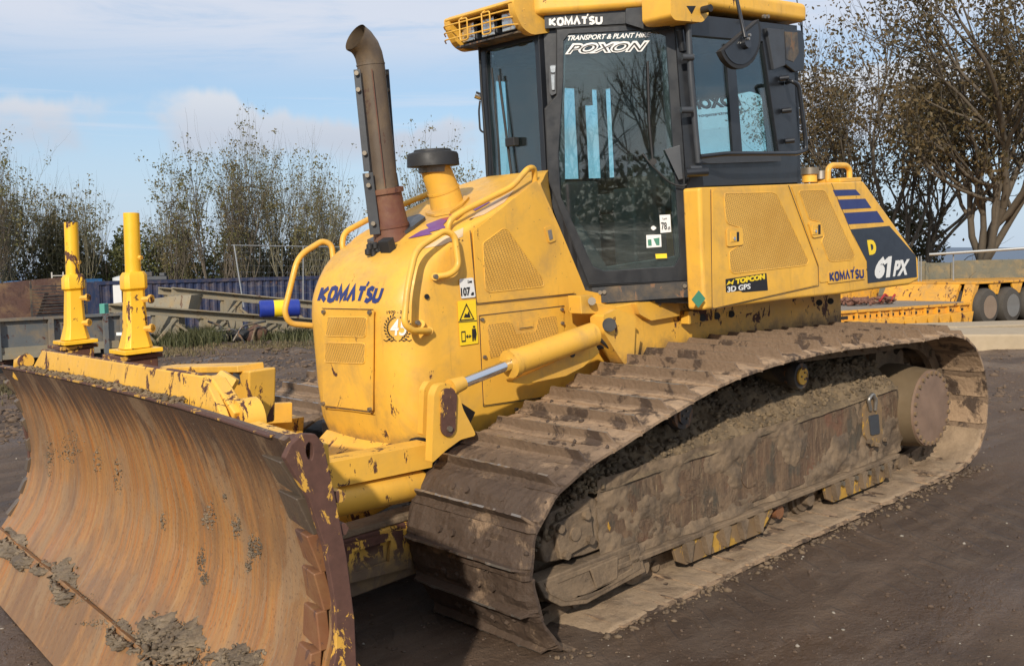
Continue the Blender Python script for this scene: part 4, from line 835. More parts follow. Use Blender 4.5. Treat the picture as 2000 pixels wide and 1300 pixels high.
# ---- blade
BO = V3((3.256, 0, .0375)); BL = V3((.0757, 1, .0195)).normalized(); BF = V3((1, -.0757, 0)).normalized(); BU = BF.cross(BL).normalized()
def arch(l): return .037*max(0, 1-((l-.8)/(2.72 if l < .8 else 1.35))**2)
def B(l, t_, h): return BO+BL*l+BF*t_+BU*(h+arch(l)*min(1, max(0, h/1.17)))
def Binv(px, py, t_):
    p = PL(px, py, BF, BO+BF*t_)-BO; return p @ BL, p @ BU
def Bp(px, py, t_): return PL(px, py, BF, BO+BF*t_)
prof = [(0, 1.17), (-.045, 1.06), (-.075, .97), (-.10, .84), (-.112, .71), (-.105, .60), (-.085, .52), (-.045, .42), (.005, .335), (.06, .262), (.10, .215)]
BW = 1.94
def profile_at(h):
    hs = [p[1] for p in prof][::-1]; ts = [p[0] for p in prof][::-1]; return float(np.interp(h, hs, ts))
def sheet(ls, pr_, thick, name, m, parent, noisy=.0, uvx=1.):
    nl, npf = len(ls), len(pr_); V = []; F = []; UVs = []
    arc_ = [0]
    for i in range(1, npf): arc_.append(arc_[-1]+math.dist(pr_[i], pr_[i-1]))
    top = pr_[0][1]
    for l in ls:
        for i, (t_, h) in enumerate(pr_):
            dn_ = noise.noise(V3((l*2.2, h*2.2, 1)))*noisy; V.append(B(l, t_+dn_, h)); UVs.append((l*uvx, (1.2 if name == 'blade' else .25)-arc_[i]))
    n0 = len(V)
    for l in ls:
        for i, (t_, h) in enumerate(pr_):
            a = pr_[max(i-1, 0)]; c_ = pr_[min(i+1, npf-1)]; d2 = V3((c_[0]-a[0], 0, c_[1]-a[1])).normalized(); nrm = V3((d2.z, 0, -d2.x))
            if nrm.x > 0: nrm = -nrm
            V.append(B(l, t_+nrm.x*thick, h+nrm.z*thick)); UVs.append((l*uvx, (1.2 if name == 'blade' else .25)-arc_[i]))
    for a in range(nl-1):
        for i in range(npf-1):
            q = a*npf+i; F.append((q, q+npf, q+npf+1, q+1)); F.append((n0+q, n0+q+1, n0+q+npf+1, n0+q+npf))
    for a in range(nl-1):
        q = a*npf; F.append((q, n0+q, n0+q+npf, q+npf)); q = a*npf+npf-1; F.append((q, q+npf, n0+q+npf, n0+q))
    for e in (0, nl-1):
        for i in range(npf-1): q = e*npf+i; F.append((q, q+1, n0+q+1, n0+q) if e == 0 else (q, n0+q, n0+q+1, q+1))
    me = bpy.data.meshes.new(name); me.from_pydata([tuple(p) for p in V], [], F); uvl = me.uv_layers.new(name='UVMap')
    for lp in me.loops: uvl.data[lp.index].uv = UVs[lp.vertex_index]
    bm = bmesh.new(); bm.from_mesh(me); bmesh.ops.recalc_face_normals(bm, faces=bm.faces); bm.to_mesh(me); bm.free()
    me.polygons.foreach_set('use_smooth', [True]*len(me.polygons)); me.set_sharp_from_angle(angle=math.radians(40))
    return link(name, me, m, parent)
def dense(pr_, k=4):
    P_ = [V3((a, b_, 0)) for a, b_ in pr_]; out_ = []
    for i in range(len(P_)-1):
        p0, p1, p2, p3 = P_[max(i-1, 0)], P_[i], P_[i+1], P_[min(i+2, len(P_)-1)]
        for j in range(k):
            u = j/k; q = .5*((2*p1)+(p2-p0)*u+(2*p0-5*p1+4*p2-p3)*u*u+(3*p1-p0-3*p2+p3)*u**3); out_.append((q.x, q.y))
    return out_+[(P_[-1].x, P_[-1].y)]
blade = sheet(list(np.linspace(-BW, BW-.02, 60)), dense(prof), .022, 'blade', blade_rust, DZ, noisy=.006)
sheet(list(np.linspace(-BW-.02, BW+.0, 30)), [(.125, .245), (.165, .17), (.275, -.01)], .028, 'cutting_edge', blade_rust, blade, noisy=.003)
[MB().bar(B(-BW+i*BW*.195, .0, 1.172), B(-BW+(i+1)*BW*.195, .0, 1.172), .024, .006).build('top_edge_strip', rusty, blade) for i in range(10)]
# left-hand notched end, right-hand bolted wear blocks
mb = MB()
for k in range(8):
    h1 = 1.09-k*.118; h0 = h1-.105; t0_, t1_ = profile_at(h0), profile_at(h1)
    w0 = .19 if k > 1 else .24
    o = MB().prism([[B(BW-w0, t1_+.012, h1), B(BW-.035, t1_+.046, h1+.018), B(BW-.035, t0_+.020, h0), B(BW-w0+.01, t0_+.006, h0+.01)]], -BF*.04)
    o.build('wear_block', rust_red if k > 1 else exh_m, blade, bevel=.006)
    mb.add([], [])
    if k < 7: MB().prism([[B(-BW-.02, t1_-.01, h1), B(-BW-.02, t1_+.018, h1-.02), B(-BW-.02, t0_+.01, h0+.02), B(-BW-.02, t0_-.012, h0)]], BL*.06).build('wear_block', exh_m, blade, bevel=.004)
epl = [(.018, 1.13), (-.005, 1.165), (-.045, 1.19), (-.085, 1.182), (-.108, 1.15), (-.13, 1.0), (-.152, .8), (-.160, .6), (-.150, .4), (-.10, .15), (.02, .0), (.13, .02), (.08, .17), (.0, .30), (-.045, .39), (-.088, .52), (-.10, .66), (-.085, .84), (-.045, 1.0)]
hole = [(-.062+.011*math.cos(a), 1.135+.026*math.sin(a)) for a in np.linspace(0, 2*PI, 13)[:-1]]
MB().prism([[B(BW+.02, a, b_) for a, b_ in epl], [B(BW+.02, a, b_) for a, b_ in hole][::-1]], -BL*.03).build('end_plate', rusty, blade, bevel=.004)
MB().prism([[B(-BW-.01, a, b_) for a, b_ in epl[6:-1]]], BL*.03).build('end_plate', rusty, blade, bevel=.004)
for h_ in (.98, .88, .45, .36): MB().cyl(B(BW-.03, -.15, h_), B(BW+.012, -.15, h_), .020, 6).build('bolt_head', rusty, blade)
# yellow top guard on the blade's back
tg = [Bp(58, 728, -.05), Bp(82, 684, -.08), Bp(398, 735, -.08), Bp(428, 800, -.06), Bp(440, 835, -.05), Bp(60, 745, -.05)]
guard = MB().prism([tg], -BF*.03).build('top_guard', yellow_worn, DZ, bevel=.006)
MB().tube([Bp(84, 685, -.095), Bp(398, 735, -.095)], .011, 10).build('guard_lip', rusty, guard, smooth=True)
MB().prism([[Bp(400, 734, -.09), Bp(416, 740, -.10), Bp(458, 806, -.10), Bp(452, 832, -.10), Bp(436, 828, -.09)]], -BF*.05).build('guard_gusset', yellow_worn, guard, bevel=.006)
plate('square_plate', [[(414, 768), (440, 778), (462, 741), (432, 722), (418, 736)]], Plane((.7, .7, .2), B(1.0, -.20, 1.25)), .04, yellow_worn, DZ, off=.0, r=3, bevel=.004)
bs = MB().cyl(Bp(461, 822, -.12)-BF*.08, Bp(461, 822, -.12), .075, 26).build('pivot_boss', yellow_worn, DZ, smooth=True); MB().cyl(Bp(461, 822, -.12), Bp(461, 822, -.12)+BF*.008, .038, 20).build('pivot_pin', rusty, bs, smooth=True)
hs = MB().bar(Bp(322, 720, -.36), Bp(490, 717, -.42), .12, .028).build('hose_tray', yellow, DZ, bevel=.005)
MB().prism([[Bp(432, 724, -.38), Bp(486, 724, -.38), Bp(484, 832, -.38), Bp(428, 842, -.38)]], -BF*.12).build('upright_bracket', yellow_worn, DZ, bevel=.01); MB().cyl(Bp(466, 736, -.38), Bp(466, 736, -.375), .026, 16).build('bore', ink, DZ)
MB().bar(Bp(486, 838, -.07), Bp(598, 873, -.07), .05, .02).build('top_brace', rusty, DZ, bevel=.004); MB().bar(B(1.4, -.125, 1.10), B(1.90, -.125, 1.10), .06, .07).build('top_box_rail', yellow_worn, DZ, bevel=.006)
MB().prism([[B(l, -.13, h) for l, h in ((-1.7, .95), (1.5, .95), (1.4, .25), (-1.5, .25))]], -BF*.10).build('blade_back', yellow_worn, DZ, bevel=.02)
MB().tube([B(-1.66, -.05, 1.12), B(-1.60, -.05, 1.20), B(-1.50, -.06, 1.21)], .04, 12).build('lifting_eye', yellow_worn, DZ, smooth=True)
# mast sockets for the levelling receivers
def mast(l, tz):
    px_ = None; base = B(l, -.21, 0); tz0 = 1.29; BU = (globals()['BU']-BF*.07).normalized()
    m_ = MB().tube([base+BU*(tz0+.33), base+BU*(tz0+.345), base+BU*tz], [.037, .037, .037], 24).build('mast_tube', yellow_mast, DZ, smooth=True)
    col_ = MB(); r1, r2 = .062, .058
    prf = [(.070, tz0+.03), (.052, tz0+.11), (.044, tz0+.30), (.044, tz0+.305), (.055, tz0+.315), (.055, tz0+.375), (.044, tz0+.395)]
    def sq(r, z): k = r*.35; return [base+BF*a+BL*b_+BU*z for a, b_ in ((r, -r+k), (r, r-k), (r-k, r), (-r+k, r), (-r, r-k), (-r, -r+k), (-r+k, -r), (r-k, -r))]
    rr = [sq(r, z) for r, z in prf]
    for q in rr: col_.v += [tuple(p) for p in q]
    for i in range(len(rr)-1):
        for k in range(8): col_.f.append((i*8+k, i*8+(k+1) % 8, (i+1)*8+(k+1) % 8, (i+1)*8+k))
    col_.f.append(tuple(range(8))[::-1]); col_.f.append(tuple((len(rr)-1)*8+k for k in range(8)))
    s_ = col_.build('mast_socket', yellow_mast, DZ, bevel=.004)
    MB().obox(base+BU*(tz0+.018), BL*.125, BF*.09, BU*.010).build('base_plate', yellow_mast, s_, bevel=.003)
    MB().obox(base+BU*(tz0-.01)-BL*.06, BL*.15, BF*.10, BU*.010).build('lower_plate', rusty, s_, bevel=.003)
    MB().obox(base+BU*(tz0-.11), BL*.08, BF*.08, BU*.09).build('pedestal', yellow_very, s_, bevel=.006)
    d_ = (BL*.8-BF*.6).normalized()
    for z_ in (.12, .26): mm_ = MB(); mm_.cyl(base+BU*(tz0+z_)+d_*.04, base+BU*(tz0+z_)+d_*.10, .015, 6); mm_.cyl(base+BU*(tz0+z_)+d_*.085, base+BU*(tz0+z_)+d_*.10, .021, 8); mm_.build('clamp_bolt', yellow_worn, s_)
    MB().cyl(base+BU*(tz0+.46)+d_*.03, base+BU*(tz0+.46)+d_*.05, .012, 6).build('clamp_bolt', yellow_worn, s_)
mast(-1.40, 1.975); mast(-.335, 1.965)
# clay stuck to the blade and along its top
def clump(name, l, h, wl, hh, n, seed, m=clod_l, parent=blade, smax=.022, bulge=.03):
    rng = np.random.default_rng(seed); pts, sz = [], []
    for i in range(n):
        a, r_ = rng.uniform(0, 6.28), math.sqrt(rng.random()); ll, h_ = l+wl*r_*math.cos(a)*(1+.35*math.sin(3*a)), h+hh*r_*math.sin(a)*(1+.3*math.cos(2*a+1))
        ll = min(ll, BW-.2)
        if h_ < .22: t_ = float(np.interp(h_, (-.01, .17, .22), (.275, .165, .14)))
        else: t_ = profile_at(min(h_, 1.16))
        pts.append(B(ll, t_+bulge*(1-r_)*rng.random(), h_)); sz.append(rng.uniform(.3, 1)*smax)
    V, F = scatter_rocks(pts, sz, rng, .8, .3); o = link(name, np_mesh(name, V, F), m, parent); o['kind'] = 'stuff'; return o
BT = []
for o in (blade, bpy.data.objects['cutting_edge']): BT.append(BVHTree.FromPolygons([v.co[:] for v in o.data.vertices], [tuple(p.vertices) for p in o.data.polygons]))
def bhit(px, py):
    D = ray(px, py).normalized(); best = None
    for T_ in BT:
        p, n, i, d = T_.ray_cast(CAM, D)
        if p is not None and (best is None or d < best[1]): best = (p, d)
    return best[0] if best else None
def lump(name, cx, cy, rx, ry, n, smax, bulge, seed):
    rng = np.random.default_rng(seed); pts, sz = [], []
    for i in range(n):
        a, r_ = rng.uniform(0, 6.28), math.sqrt(rng.random()); edge = 1+.45*noise.noise(V3((math.cos(a)*1.3, math.sin(a)*1.3, seed))); p = bhit(cx+rx*r_*edge*math.cos(a), cy+ry*r_*edge*math.sin(a))
        if p is None: continue
        pts.append(p+BF*bulge*(1-r_*r_)*rng.uniform(.2, 1)); sz.append(smax*(.3+1.0*rng.random()**2)*(1.15-.5*r_))
    if bulge > .01:    # a crust of cracked clay with the loose bits on it
        st = 2.0; nx_, ny_ = int(2.9*rx/st), int(2.9*ry/st); idm = {}; VV = []; FF_ = []
        for a_ in range(nx_):
            for b_ in range(ny_):
                px, py = cx+(a_-nx_/2)*st, cy+(b_-ny_/2)*st; ux, uy = (px-cx)/rx, (py-cy)/ry; rr = math.hypot(ux, uy); msk = 1-rr+.55*noise.fractal(V3((px*.035, py*.035, seed)), 1, 2, 4)
                if msk <= 0: continue
                p = bhit(px, py)
                if p is None: continue
                vd = noise.voronoi(V3((px*.11, py*.11, seed)))[0]; h_ = min(1, msk*3.5)*(.012+bulge*.55*min(1, msk*1.6)*(.7+.7*noise.fractal(V3((px*.07, py*.07, seed+3)), 1, 2, 4))+.016*min(1, (vd[1]-vd[0])*3))
                idm[(a_, b_)] = len(VV); VV.append(tuple(p+BF*(h_-.004)))
        for (a_, b_), k_ in idm.items():
            q4 = [(a_, b_), (a_+1, b_), (a_+1, b_+1), (a_, b_+1)]
            if all(q in idm for q in q4): FF_.append([idm[q] for q in q4])
        if FF_: oc = link('clay_crust', np_mesh('clay_crust', VV, FF_, False), clod_l, blade); oc['kind'] = 'stuff'
        pts, sz = [p for i_, p in enumerate(pts) if i_ % 5 == 0], [z for i_, z in enumerate(sz) if i_ % 5 == 0]; sz = [z*.75 for z in sz]
    if not pts: return
    V, F = scatter_rocks(pts, sz, rng, .85, .62); o = link(name, np_mesh(name, V, F), clod_l, blade); o['kind'] = 'stuff'
for i, q in enumerate(((27, 1063, 28, 30, 260, .018, .05), (46, 1095, 22, 22, 160, .015, .03), (80, 1110, 20, 16, 90, .012, .02), (127, 1130, 26, 44, 420, .017, .06), (237, 1238, 27, 32, 420, .015, .05), (334, 1256, 72, 60, 1700, .018, .08), (468, 1287, 48, 30, 700, .015, .05))): lump('clay_lump', *q, 60+i)
for i, q in enumerate(((97, 890, 11, 45, 110), (137, 875, 28, 30, 190), (191, 901, 9, 30, 60), (231, 928, 10, 36, 90), (320, 1017, 6, 18, 40), (409, 1009, 14, 26, 120), (463, 1030, 10, 26, 90), (498, 1071, 18, 24, 150), (393, 1095, 9, 28, 90), (401, 1130, 10, 11, 60), (440, 971, 4, 9, 20), (487, 1100, 7, 18, 50), (150, 1170, 60, 10, 80), (190, 1215, 40, 12, 60))): lump('clay_smear', *q, .007, .004, 90+i)
rng = np.random.default_rng(5); pts = [B(rng.uniform(-1.5, 1.0), rng.uniform(-.05, .0), 1.172+rng.uniform(0, .012)) for _ in range(900)]
V, F = scatter_rocks(pts, rng.uniform(.004, .014, 900), rng); o = link('earth_on_blade_top', np_mesh('earth', V, F), clod_m, blade); o['kind'] = 'stuff'
# ---- undercarriage
path = [(-1.5, .012), (-.5, .012), (.6, .008), (1.50, -.010), (1.80, -.028), (1.965, .045), (2.065, .20), (2.105, .42), (2.045, .59), (1.93, .70), (1.75, .78), (1.5, .84), (1.2, .91), (.8, .99), (.5, 1.022), (.14, 1.035), (-.3, 1.030), (-.65, 1.008), (-1.28, .965), (-1.70, .945), (-1.98, .855), (-2.15, .68), (-2.225, .45), (-2.18, .22), (-2.02, .07), (-1.76, .015)]
cp = []
for i in range(len(path)):
    p0, p1, p2, p3 = (V3((*path[(i+k) % len(path)], 0)) for k in (-1, 0, 1, 2))
    for j in range(16): u = j/16; cp.append(.5*((2*p1)+(p2-p0)*u+(2*p0-5*p1+4*p2-p3)*u*u+(3*p1-p0-3*p2+p3)*u**3))
cum_ = [0]
for i in range(len(cp)): cum_.append(cum_[-1]+(cp[(i+1) % len(cp)]-cp[i]).length)
TL = cum_[-1]; NS = round(TL/.192); pitch = TL/NS
def at_s(s_):
    s_ %= TL; i = int(np.searchsorted(cum_, s_, 'right'))-1; i = min(i, len(cp)-1); k = (s_-cum_[i])/max(1e-9, cum_[i+1]-cum_[i]); return cp[i].lerp(cp[(i+1) % len(cp)], k)
def make_shoe(seed, cake):
    xs = [-.104, -.09, -.080, -.068, -.064, -.054, -.050, -.035, -.015, .01, .035, .06, .08, .096, .106]; gh = {-.068: .0, -.064: 1, -.054: 1, -.050: .0}
    ys = np.linspace(-.43, .43, 44); V, F = [], []; nY = len(ys)
    for x in xs:
        for y in ys:
            e = min(1, (.43-abs(y))/.035); g = 0
            if x in (-.064, -.054): g = .057*min(1, max(0, (.405-abs(y))/.03))
            elif x in (-.068, -.050): g = .006
            q = V3((x*8+seed*13, y*4, seed)); k = noise.fractal(q, 1, 2, 4)
            mud = max(0, k*.5+.12+cake*.22)*.045*e*(1-.75*min(1, abs(x-.0)/.12))*(0 if x in (-.064, -.054) else 1)
            mud = min(mud, .040) + max(0, noise.noise(V3((x*40, y*30, seed))))*.007*e*(.3+cake)
            lip = .010*max(0, (x-.07)/.036)
            dx = 0
            if abs(y) > .40: dx = -x*.10*(abs(y)-.40)/.03
            z = .0+g+mud-lip*1.0+noise.noise(V3((x*30, y*30, seed+5)))*.0015
            V.append((x+dx+noise.noise(V3((y*9, x, seed)))*.002, y+(noise.noise(V3((x*9, y, seed+9)))*.004 if abs(y) > .42 else 0), z))
    n0 = len(V)
    for (x, y, z) in list(V): V.append((x, y, -.014-.010*max(0, (x-.07)/.036)))
    nX = len(xs)
    for i in range(nX-1):
        for j in range(nY-1): a = i*nY+j; F.append((a, a+1, a+nY+1, a+nY)); F.append((n0+a, n0+a+nY, n0+a+nY+1, n0+a+1))
    for j in range(nY-1): F.append((j, n0+j, n0+j+1, j+1)); a = (nX-1)*nY+j; F.append((a, a+1, n0+a+1, n0+a))
    for i in range(nX-1): a = i*nY; F.append((a, a+nY, n0+a+nY, n0+a)); a += nY-1; F.append((a, n0+a, n0+a+nY, a+nY))
    for by in (-.17, -.075, .075, .17):
        for bx in (.012,):
            k0 = len(V)
            for zz_ in (0, .016):
                for a_ in range(6): V.append((bx+.017*math.cos(a_*PI/3), by+.017*math.sin(a_*PI/3), zz_+cake*.004+.004))
            F += [(k0+i, k0+(i+1) % 6, k0+6+(i+1) % 6, k0+6+i) for i in range(6)]+[tuple(k0+6+i for i in range(6))]
    me = bpy.data.meshes.new('track_shoe'); me.from_pydata(V, [], F); me.materials.append(shoe_m); me.materials.append(edge_m)
    for p in me.polygons:
        zc = [V[i][2] for i in p.vertices]
        if min(zc) > .053 and max(abs(V[i][0]+.059) for i in p.vertices) < .006 and noise.noise(V3((V[p.vertices[0]][1]*6, seed, 0))) > -.12-cake*.1: p.material_index = 1
    bm = bmesh.new(); bm.from_mesh(me); bmesh.ops.recalc_face_normals(bm, faces=bm.faces); bm.to_mesh(me); bm.free(); me.update(); return me
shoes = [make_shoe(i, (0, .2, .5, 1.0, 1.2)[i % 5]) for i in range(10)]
track = tag(empty('track'), None); track.parent = DZ
chain = MB(); far_track = MB(); track_r = tag(empty('track'), None); track_r.parent = DZ
for k in range(NS):
    s_ = (k+.35)*pitch; p = at_s(s_); tn = (at_s(s_+.05)-at_s(s_-.05)).normalized(); T_ = V3((tn.x, 0, tn.y)); N_ = V3((tn.y, 0, -tn.x))
    front = p.x > 1.45 and p.y < .78
    var = random.choice((3, 4, 8, 9)) if front else random.choice((0, 1, 2, 5, 6, 7, 1, 2))
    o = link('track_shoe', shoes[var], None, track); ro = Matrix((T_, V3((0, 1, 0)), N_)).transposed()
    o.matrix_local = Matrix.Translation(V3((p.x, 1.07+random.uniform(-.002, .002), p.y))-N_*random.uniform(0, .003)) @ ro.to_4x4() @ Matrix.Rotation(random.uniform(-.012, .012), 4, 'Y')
    c_ = V3((p.x, 0, p.y))-N_*.06
    for yy in (.97, 1.17): chain.obox(c_+V3((0, yy, 0)), T_*.10, V3((0, .022, 0)), N_*.045)
    chain.cyl(c_+V3((0, .93, 0))+T_*.095, c_+V3((0, 1.21, 0))+T_*.095, .028, 8)
    if p.x > .6 and p.y > .35:
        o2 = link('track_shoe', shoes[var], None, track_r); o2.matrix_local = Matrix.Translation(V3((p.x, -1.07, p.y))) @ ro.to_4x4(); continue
    far_track.obox(V3((p.x, -1.07, p.y)), T_*.094, V3((0, .43, 0)), N_*.008); far_track.obox(V3((p.x, -1.07, p.y))+N_*.03-T_*.05, T_*.006, V3((0, .42, 0)), N_*.03)
chain.build('track_chain', frame_mud, DZ)['kind'] = 'stuff'
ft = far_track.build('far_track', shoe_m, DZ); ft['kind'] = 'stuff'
MB().box((-1.35, -1.30, .2), (1.6, -.86, .62)).build('far_track_frame', scoured, DZ, bevel=.02)
# sandy mud packed over the inside of the lower run
s0, s1 = 0.0, 0.0
V = []; ss = np.arange(-.75, 3.25, .016); yy_ = np.linspace(.92, 1.497, 34)
for s_ in ss:
    p = at_s(s_); tn = (at_s(s_+.03)-at_s(s_-.03)).normalized()
    for j, y in enumerate(yy_):
        e = y if j < 33 else 1.494+.014*noise.noise(V3((s_*9, 0, 1)))-.008*abs(noise.noise(V3((s_*40, 2, 1))))
        hgt = .020+.014*noise.fractal(V3((s_*6, y*6, 2)), 1, 2, 4)+.012*max(0, noise.noise(V3((s_*2.5, y*3, 5))))+.03*max(0, (1.25-y))
        if j == 33: hgt = -.004
        V.append((p.x-tn.y*hgt, e, p.y+tn.x*hgt))
ii = np.arange(len(ss)*34).reshape(-1, 34); F = np.stack([ii[:-1, :-1], ii[1:, :-1], ii[1:, 1:], ii[:-1, 1:]], -1).reshape(-1, 4)
o = link('packed_mud', np_mesh('packed_mud', V, F, True), mud_m('pale_packed_mud', (.285, .205, .130), (.20, .14, .088), (.45, .7), .8, islands=False), DZ); o['kind'] = 'stuff'
# frame beam, with its shallow panel relief
gx2, gz2 = np.linspace(-1.36, 1.50, 220), np.linspace(.215, .64, 46); V = []
for x in gx2:
    for z in gz2:
        wgt = .12*max(0, (x-.75)/.6)+.10*max(0, (.34-z)/.1)+.12*max(0, (z-.54)/.08)+.05*max(0, (-1.0-x)/.3)
        k = noise.fractal(V3((x*3.4, z*4.2, 11)), .9, 2.1, 6)*.5+wgt-.02; d = max(-.3, min(1, k*3.2))
        V.append((x, 1.298+.020*d+.006*noise.noise(V3((x*30, z*30, 2))), z))
ii = np.arange(len(gx2)*len(gz2)).reshape(len(gx2), len(gz2)); F = np.stack([ii[:-1, :-1], ii[:-1, 1:], ii[1:, 1:], ii[1:, :-1]], -1).reshape(-1, 4)
o = link('caked_mud', np_mesh('caked_mud', V, F, True), frame_mud, DZ); o['kind'] = 'stuff'
fb = MB().prism([[V3((x, 1.30, z)) for x, z in ((1.46, .59), (1.50, .50), (1.44, .26), (-1.30, .215), (-1.42, .28), (-1.36, .62), (-1.20, .645))]], (0, -.42, 0)).build('track_frame', scoured, DZ, bevel=.012)
MB().box((-1.30, .9, .185), (1.40, 1.335, .212)).build('frame_flange', frame_mud, fb, bevel=.006)
MB().cyl(V3((.29, 1.30, .42)), V3((.29, 1.307, .42)), .085, 30).build('round_cover', scoured, fb, smooth=True)
for x0, x1 in ((.98, .12), (-.42, -1.22)):
    gdm = MB().prism([[V3((x, 1.315, z)) for x, z in ((x0, .19), (x1, .19), (x1-.02, .16), (x1+.10, .065), (x0-.10, .065), (x0-.03, .10))]], (0, -.02, 0)).build('roller_guard', frame_yellow, DZ, bevel=.004)
    x = x0-.1
    while x > x1+.06: MB().prism([[V3((x-.035, 1.316, .188)), V3((x+.035, 1.316, .188)), V3((x+.006, 1.316, .085)), V3((x-.006, 1.316, .085))]], (0, .035, 0)).build('guard_rib', frame_mud, gdm); x -= .155
    bolts('bolt', [V3((xx, 1.32, .165)) for xx in np.arange(x1+.15, x0-.05, .155)], (0, 1, 0), .016, .02, bolt_m, gdm, 6)
for x in (1.17, .72, .30, .0, -.32, -.75, -1.15):
    rl = MB().cyl(V3((x, .95, .125)), V3((x, 1.24, .125)), .075, 20).cyl(V3((x, 1.20, .125)), V3((x, 1.225, .125)), .098, 22).build('track_roller', frame_mud, DZ, smooth=True)
    MB().cyl(V3((x, 1.24, .125)), V3((x, 1.29, .125)), .04, 12).build('roller_cap', rust_red if abs(x) < .1 else frame_mud, rl, smooth=True)
    MB().box((x-.06, 1.235, .15), (x+.06, 1.29, .19)).build('roller_saddle', frame_mud, rl, bevel=.01)
for x, z, m_ in ((-.289, .86, yellow_worn), (.794, .82, dustyblack)):
    cr_ = MB().tube([V3((x, 1.0, z)), V3((x, 1.22, z))], .062, 22).tube([V3((x, 1.22, z)), V3((x, 1.25, z)), V3((x, 1.27, z))], [.080, .080, .074], 24).build('carrier_roller', dustyblack, DZ, smooth=True)
    MB().cyl(V3((x, 1.27, z)), V3((x, 1.282, z)), .050, 20).build('roller_cap', m_, cr_, smooth=True); bolts('bolt', [V3((x+.022*math.cos(a), 1.283, z+.022*math.sin(a))) for a in (0, 2.1, 4.2)], (0, 1, 0), .006, .006, bolt_m, cr_, 6)
    MB().obox(V3((x, 1.02, z-.10)), (.04, 0, 0), (0, .08, 0), (0, 0, .12)).build('roller_bracket', frame_mud, cr_, bevel=.01)
il = MB().cyl(V3((1.66, .98, .41)), V3((1.66, 1.16, .41)), .33, 40).cyl(V3((1.66, 1.04, .41)), V3((1.66, 1.10, .41)), .36, 40).build('front_idler', frame_mud, DZ, smooth=True)
yk = MB().prism([[V3((x, 1.30, z)) for x, z in ((1.86, .40), (1.80, .55), (1.55, .58), (1.42, .50), (1.42, .30), (1.60, .30), (1.84, .33))]], (0, -.12, 0)).build('idler_yoke', frame_mud, DZ, bevel=.015)
MB().prism([[V3((x, 1.325, z)) for x, z in ((1.80, .50), (1.56, .53), (1.54, .36), (1.76, .33))]], (0, -.04, 0)).build('cover_block', frame_mud, yk, bevel=.008); bolts('bolt', [V3((x, 1.327, z)) for x, z in ((1.77, .48), (1.60, .50), (1.74, .35), (1.58, .38))], (0, 1, 0), .020, .022, frame_mud, yk, 8); MB().cyl(V3((1.67, 1.325, .43)), V3((1.67, 1.335, .43)), .032, 20).build('idler_pin', frame_mud, yk, smooth=True)
rg_ = [V3((x, 1.33, z)) for x, z in ((1.92, .275), (1.25, .285), (1.20, .12), (1.45, .10), (1.62, .085), (1.78, .12), (1.88, .19))]
rgd = MB().prism([rg_], (0, -.10, 0)).build('front_rock_guard', frame_mud, DZ, bevel=.008)
MB().prism([[V3((x, 1.335, z)) for x, z in ((1.88, .26), (1.26, .262), (1.24, .15), (1.45, .125), (1.62, .11), (1.76, .14), (1.85, .20))], [V3((x, 1.335, z)) for x, z in ((1.80, .235), (1.32, .24), (1.30, .17), (1.46, .15), (1.62, .135), (1.74, .16))][::-1]], (0, -.01, 0)).build('guard_rib', frame_mud, rgd, bevel=.003)
MB().prism([[V3((x, 1.34, z)) for x, z in ((1.60, .25), (1.40, .255), (1.41, .15), (1.56, .14))]], (0, -.02, 0)).build('guard_rib', frame_mud, rgd, bevel=.012)
# final drive and sprocket
hx, hz_ = -1.60, .465
hub = MB().tube([V3((hx, y, hz_)) for y in (1.0, 1.18, 1.30, 1.36, 1.385)], [.275, .275, .262, .256, .256], 48).build('final_drive', plain('drab_hub_mud', (.135, .095, .052), .8, var=.3, bscale=20, bstr=.4), DZ, smooth=True)
hc = MB().tube([V3((hx, 1.385, hz_)), V3((hx, 1.40, hz_)), V3((hx, 1.404, hz_))], [.252, .250, .22], 48).build('hub_cover', plain('scraped_hub_cover', (.20, .13, .09), .6, var=.45, bscale=14, bstr=.3), hub, smooth=True)
bolts('bolt', [V3((hx+.232*math.cos(a), 1.403, hz_+.232*math.sin(a))) for a in np.arange(24)*PI/12], (0, 1, 0), .014, .012, yellow_very, hub, 6)
sp_ = []
for k in range(60): a = 2*PI*k/60; r_ = .40 if (k % 4) < 2 else .345; sp_.append(V3((hx+r_*math.cos(a), 1.09, hz_+r_*math.sin(a))))
MB().prism([sp_], (0, -.05, 0)).build('drive_sprocket', frame_mud, DZ)
plate('clevis_cover', [[(1690, 795), (1700, 775), (1712, 770), (1722, 790), (1724, 850), (1716, 868), (1700, 872), (1690, 850)]], Plane((0, 1, 0), (0, 1.30, 0)), .02, frame_yellow, DZ, off=.02, r=4, bevel=.005)
plate('clevis_face', [[(1698, 812), (1716, 808), (1719, 846), (1702, 850)]], Plane((0, 1, 0), (0, 1.30, 0)), .01, greyb, DZ, off=.028, r=3)
rail('lifting_eye', [U(1700, 800, 'y', 1.33), U(1696, 780, 'y', 1.34), U(1704, 768, 'y', 1.34), U(1711, 780, 'y', 1.34), U(1709, 800, 'y', 1.33)], .012, steel, fr=.02); bolts('bolt', [U(x, y, 'y', 1.335) for x, y in ((1696, 862), (1712, 868), (1728, 858))], (0, 1, 0), .016, .02, frame_mud, DZ, 6)
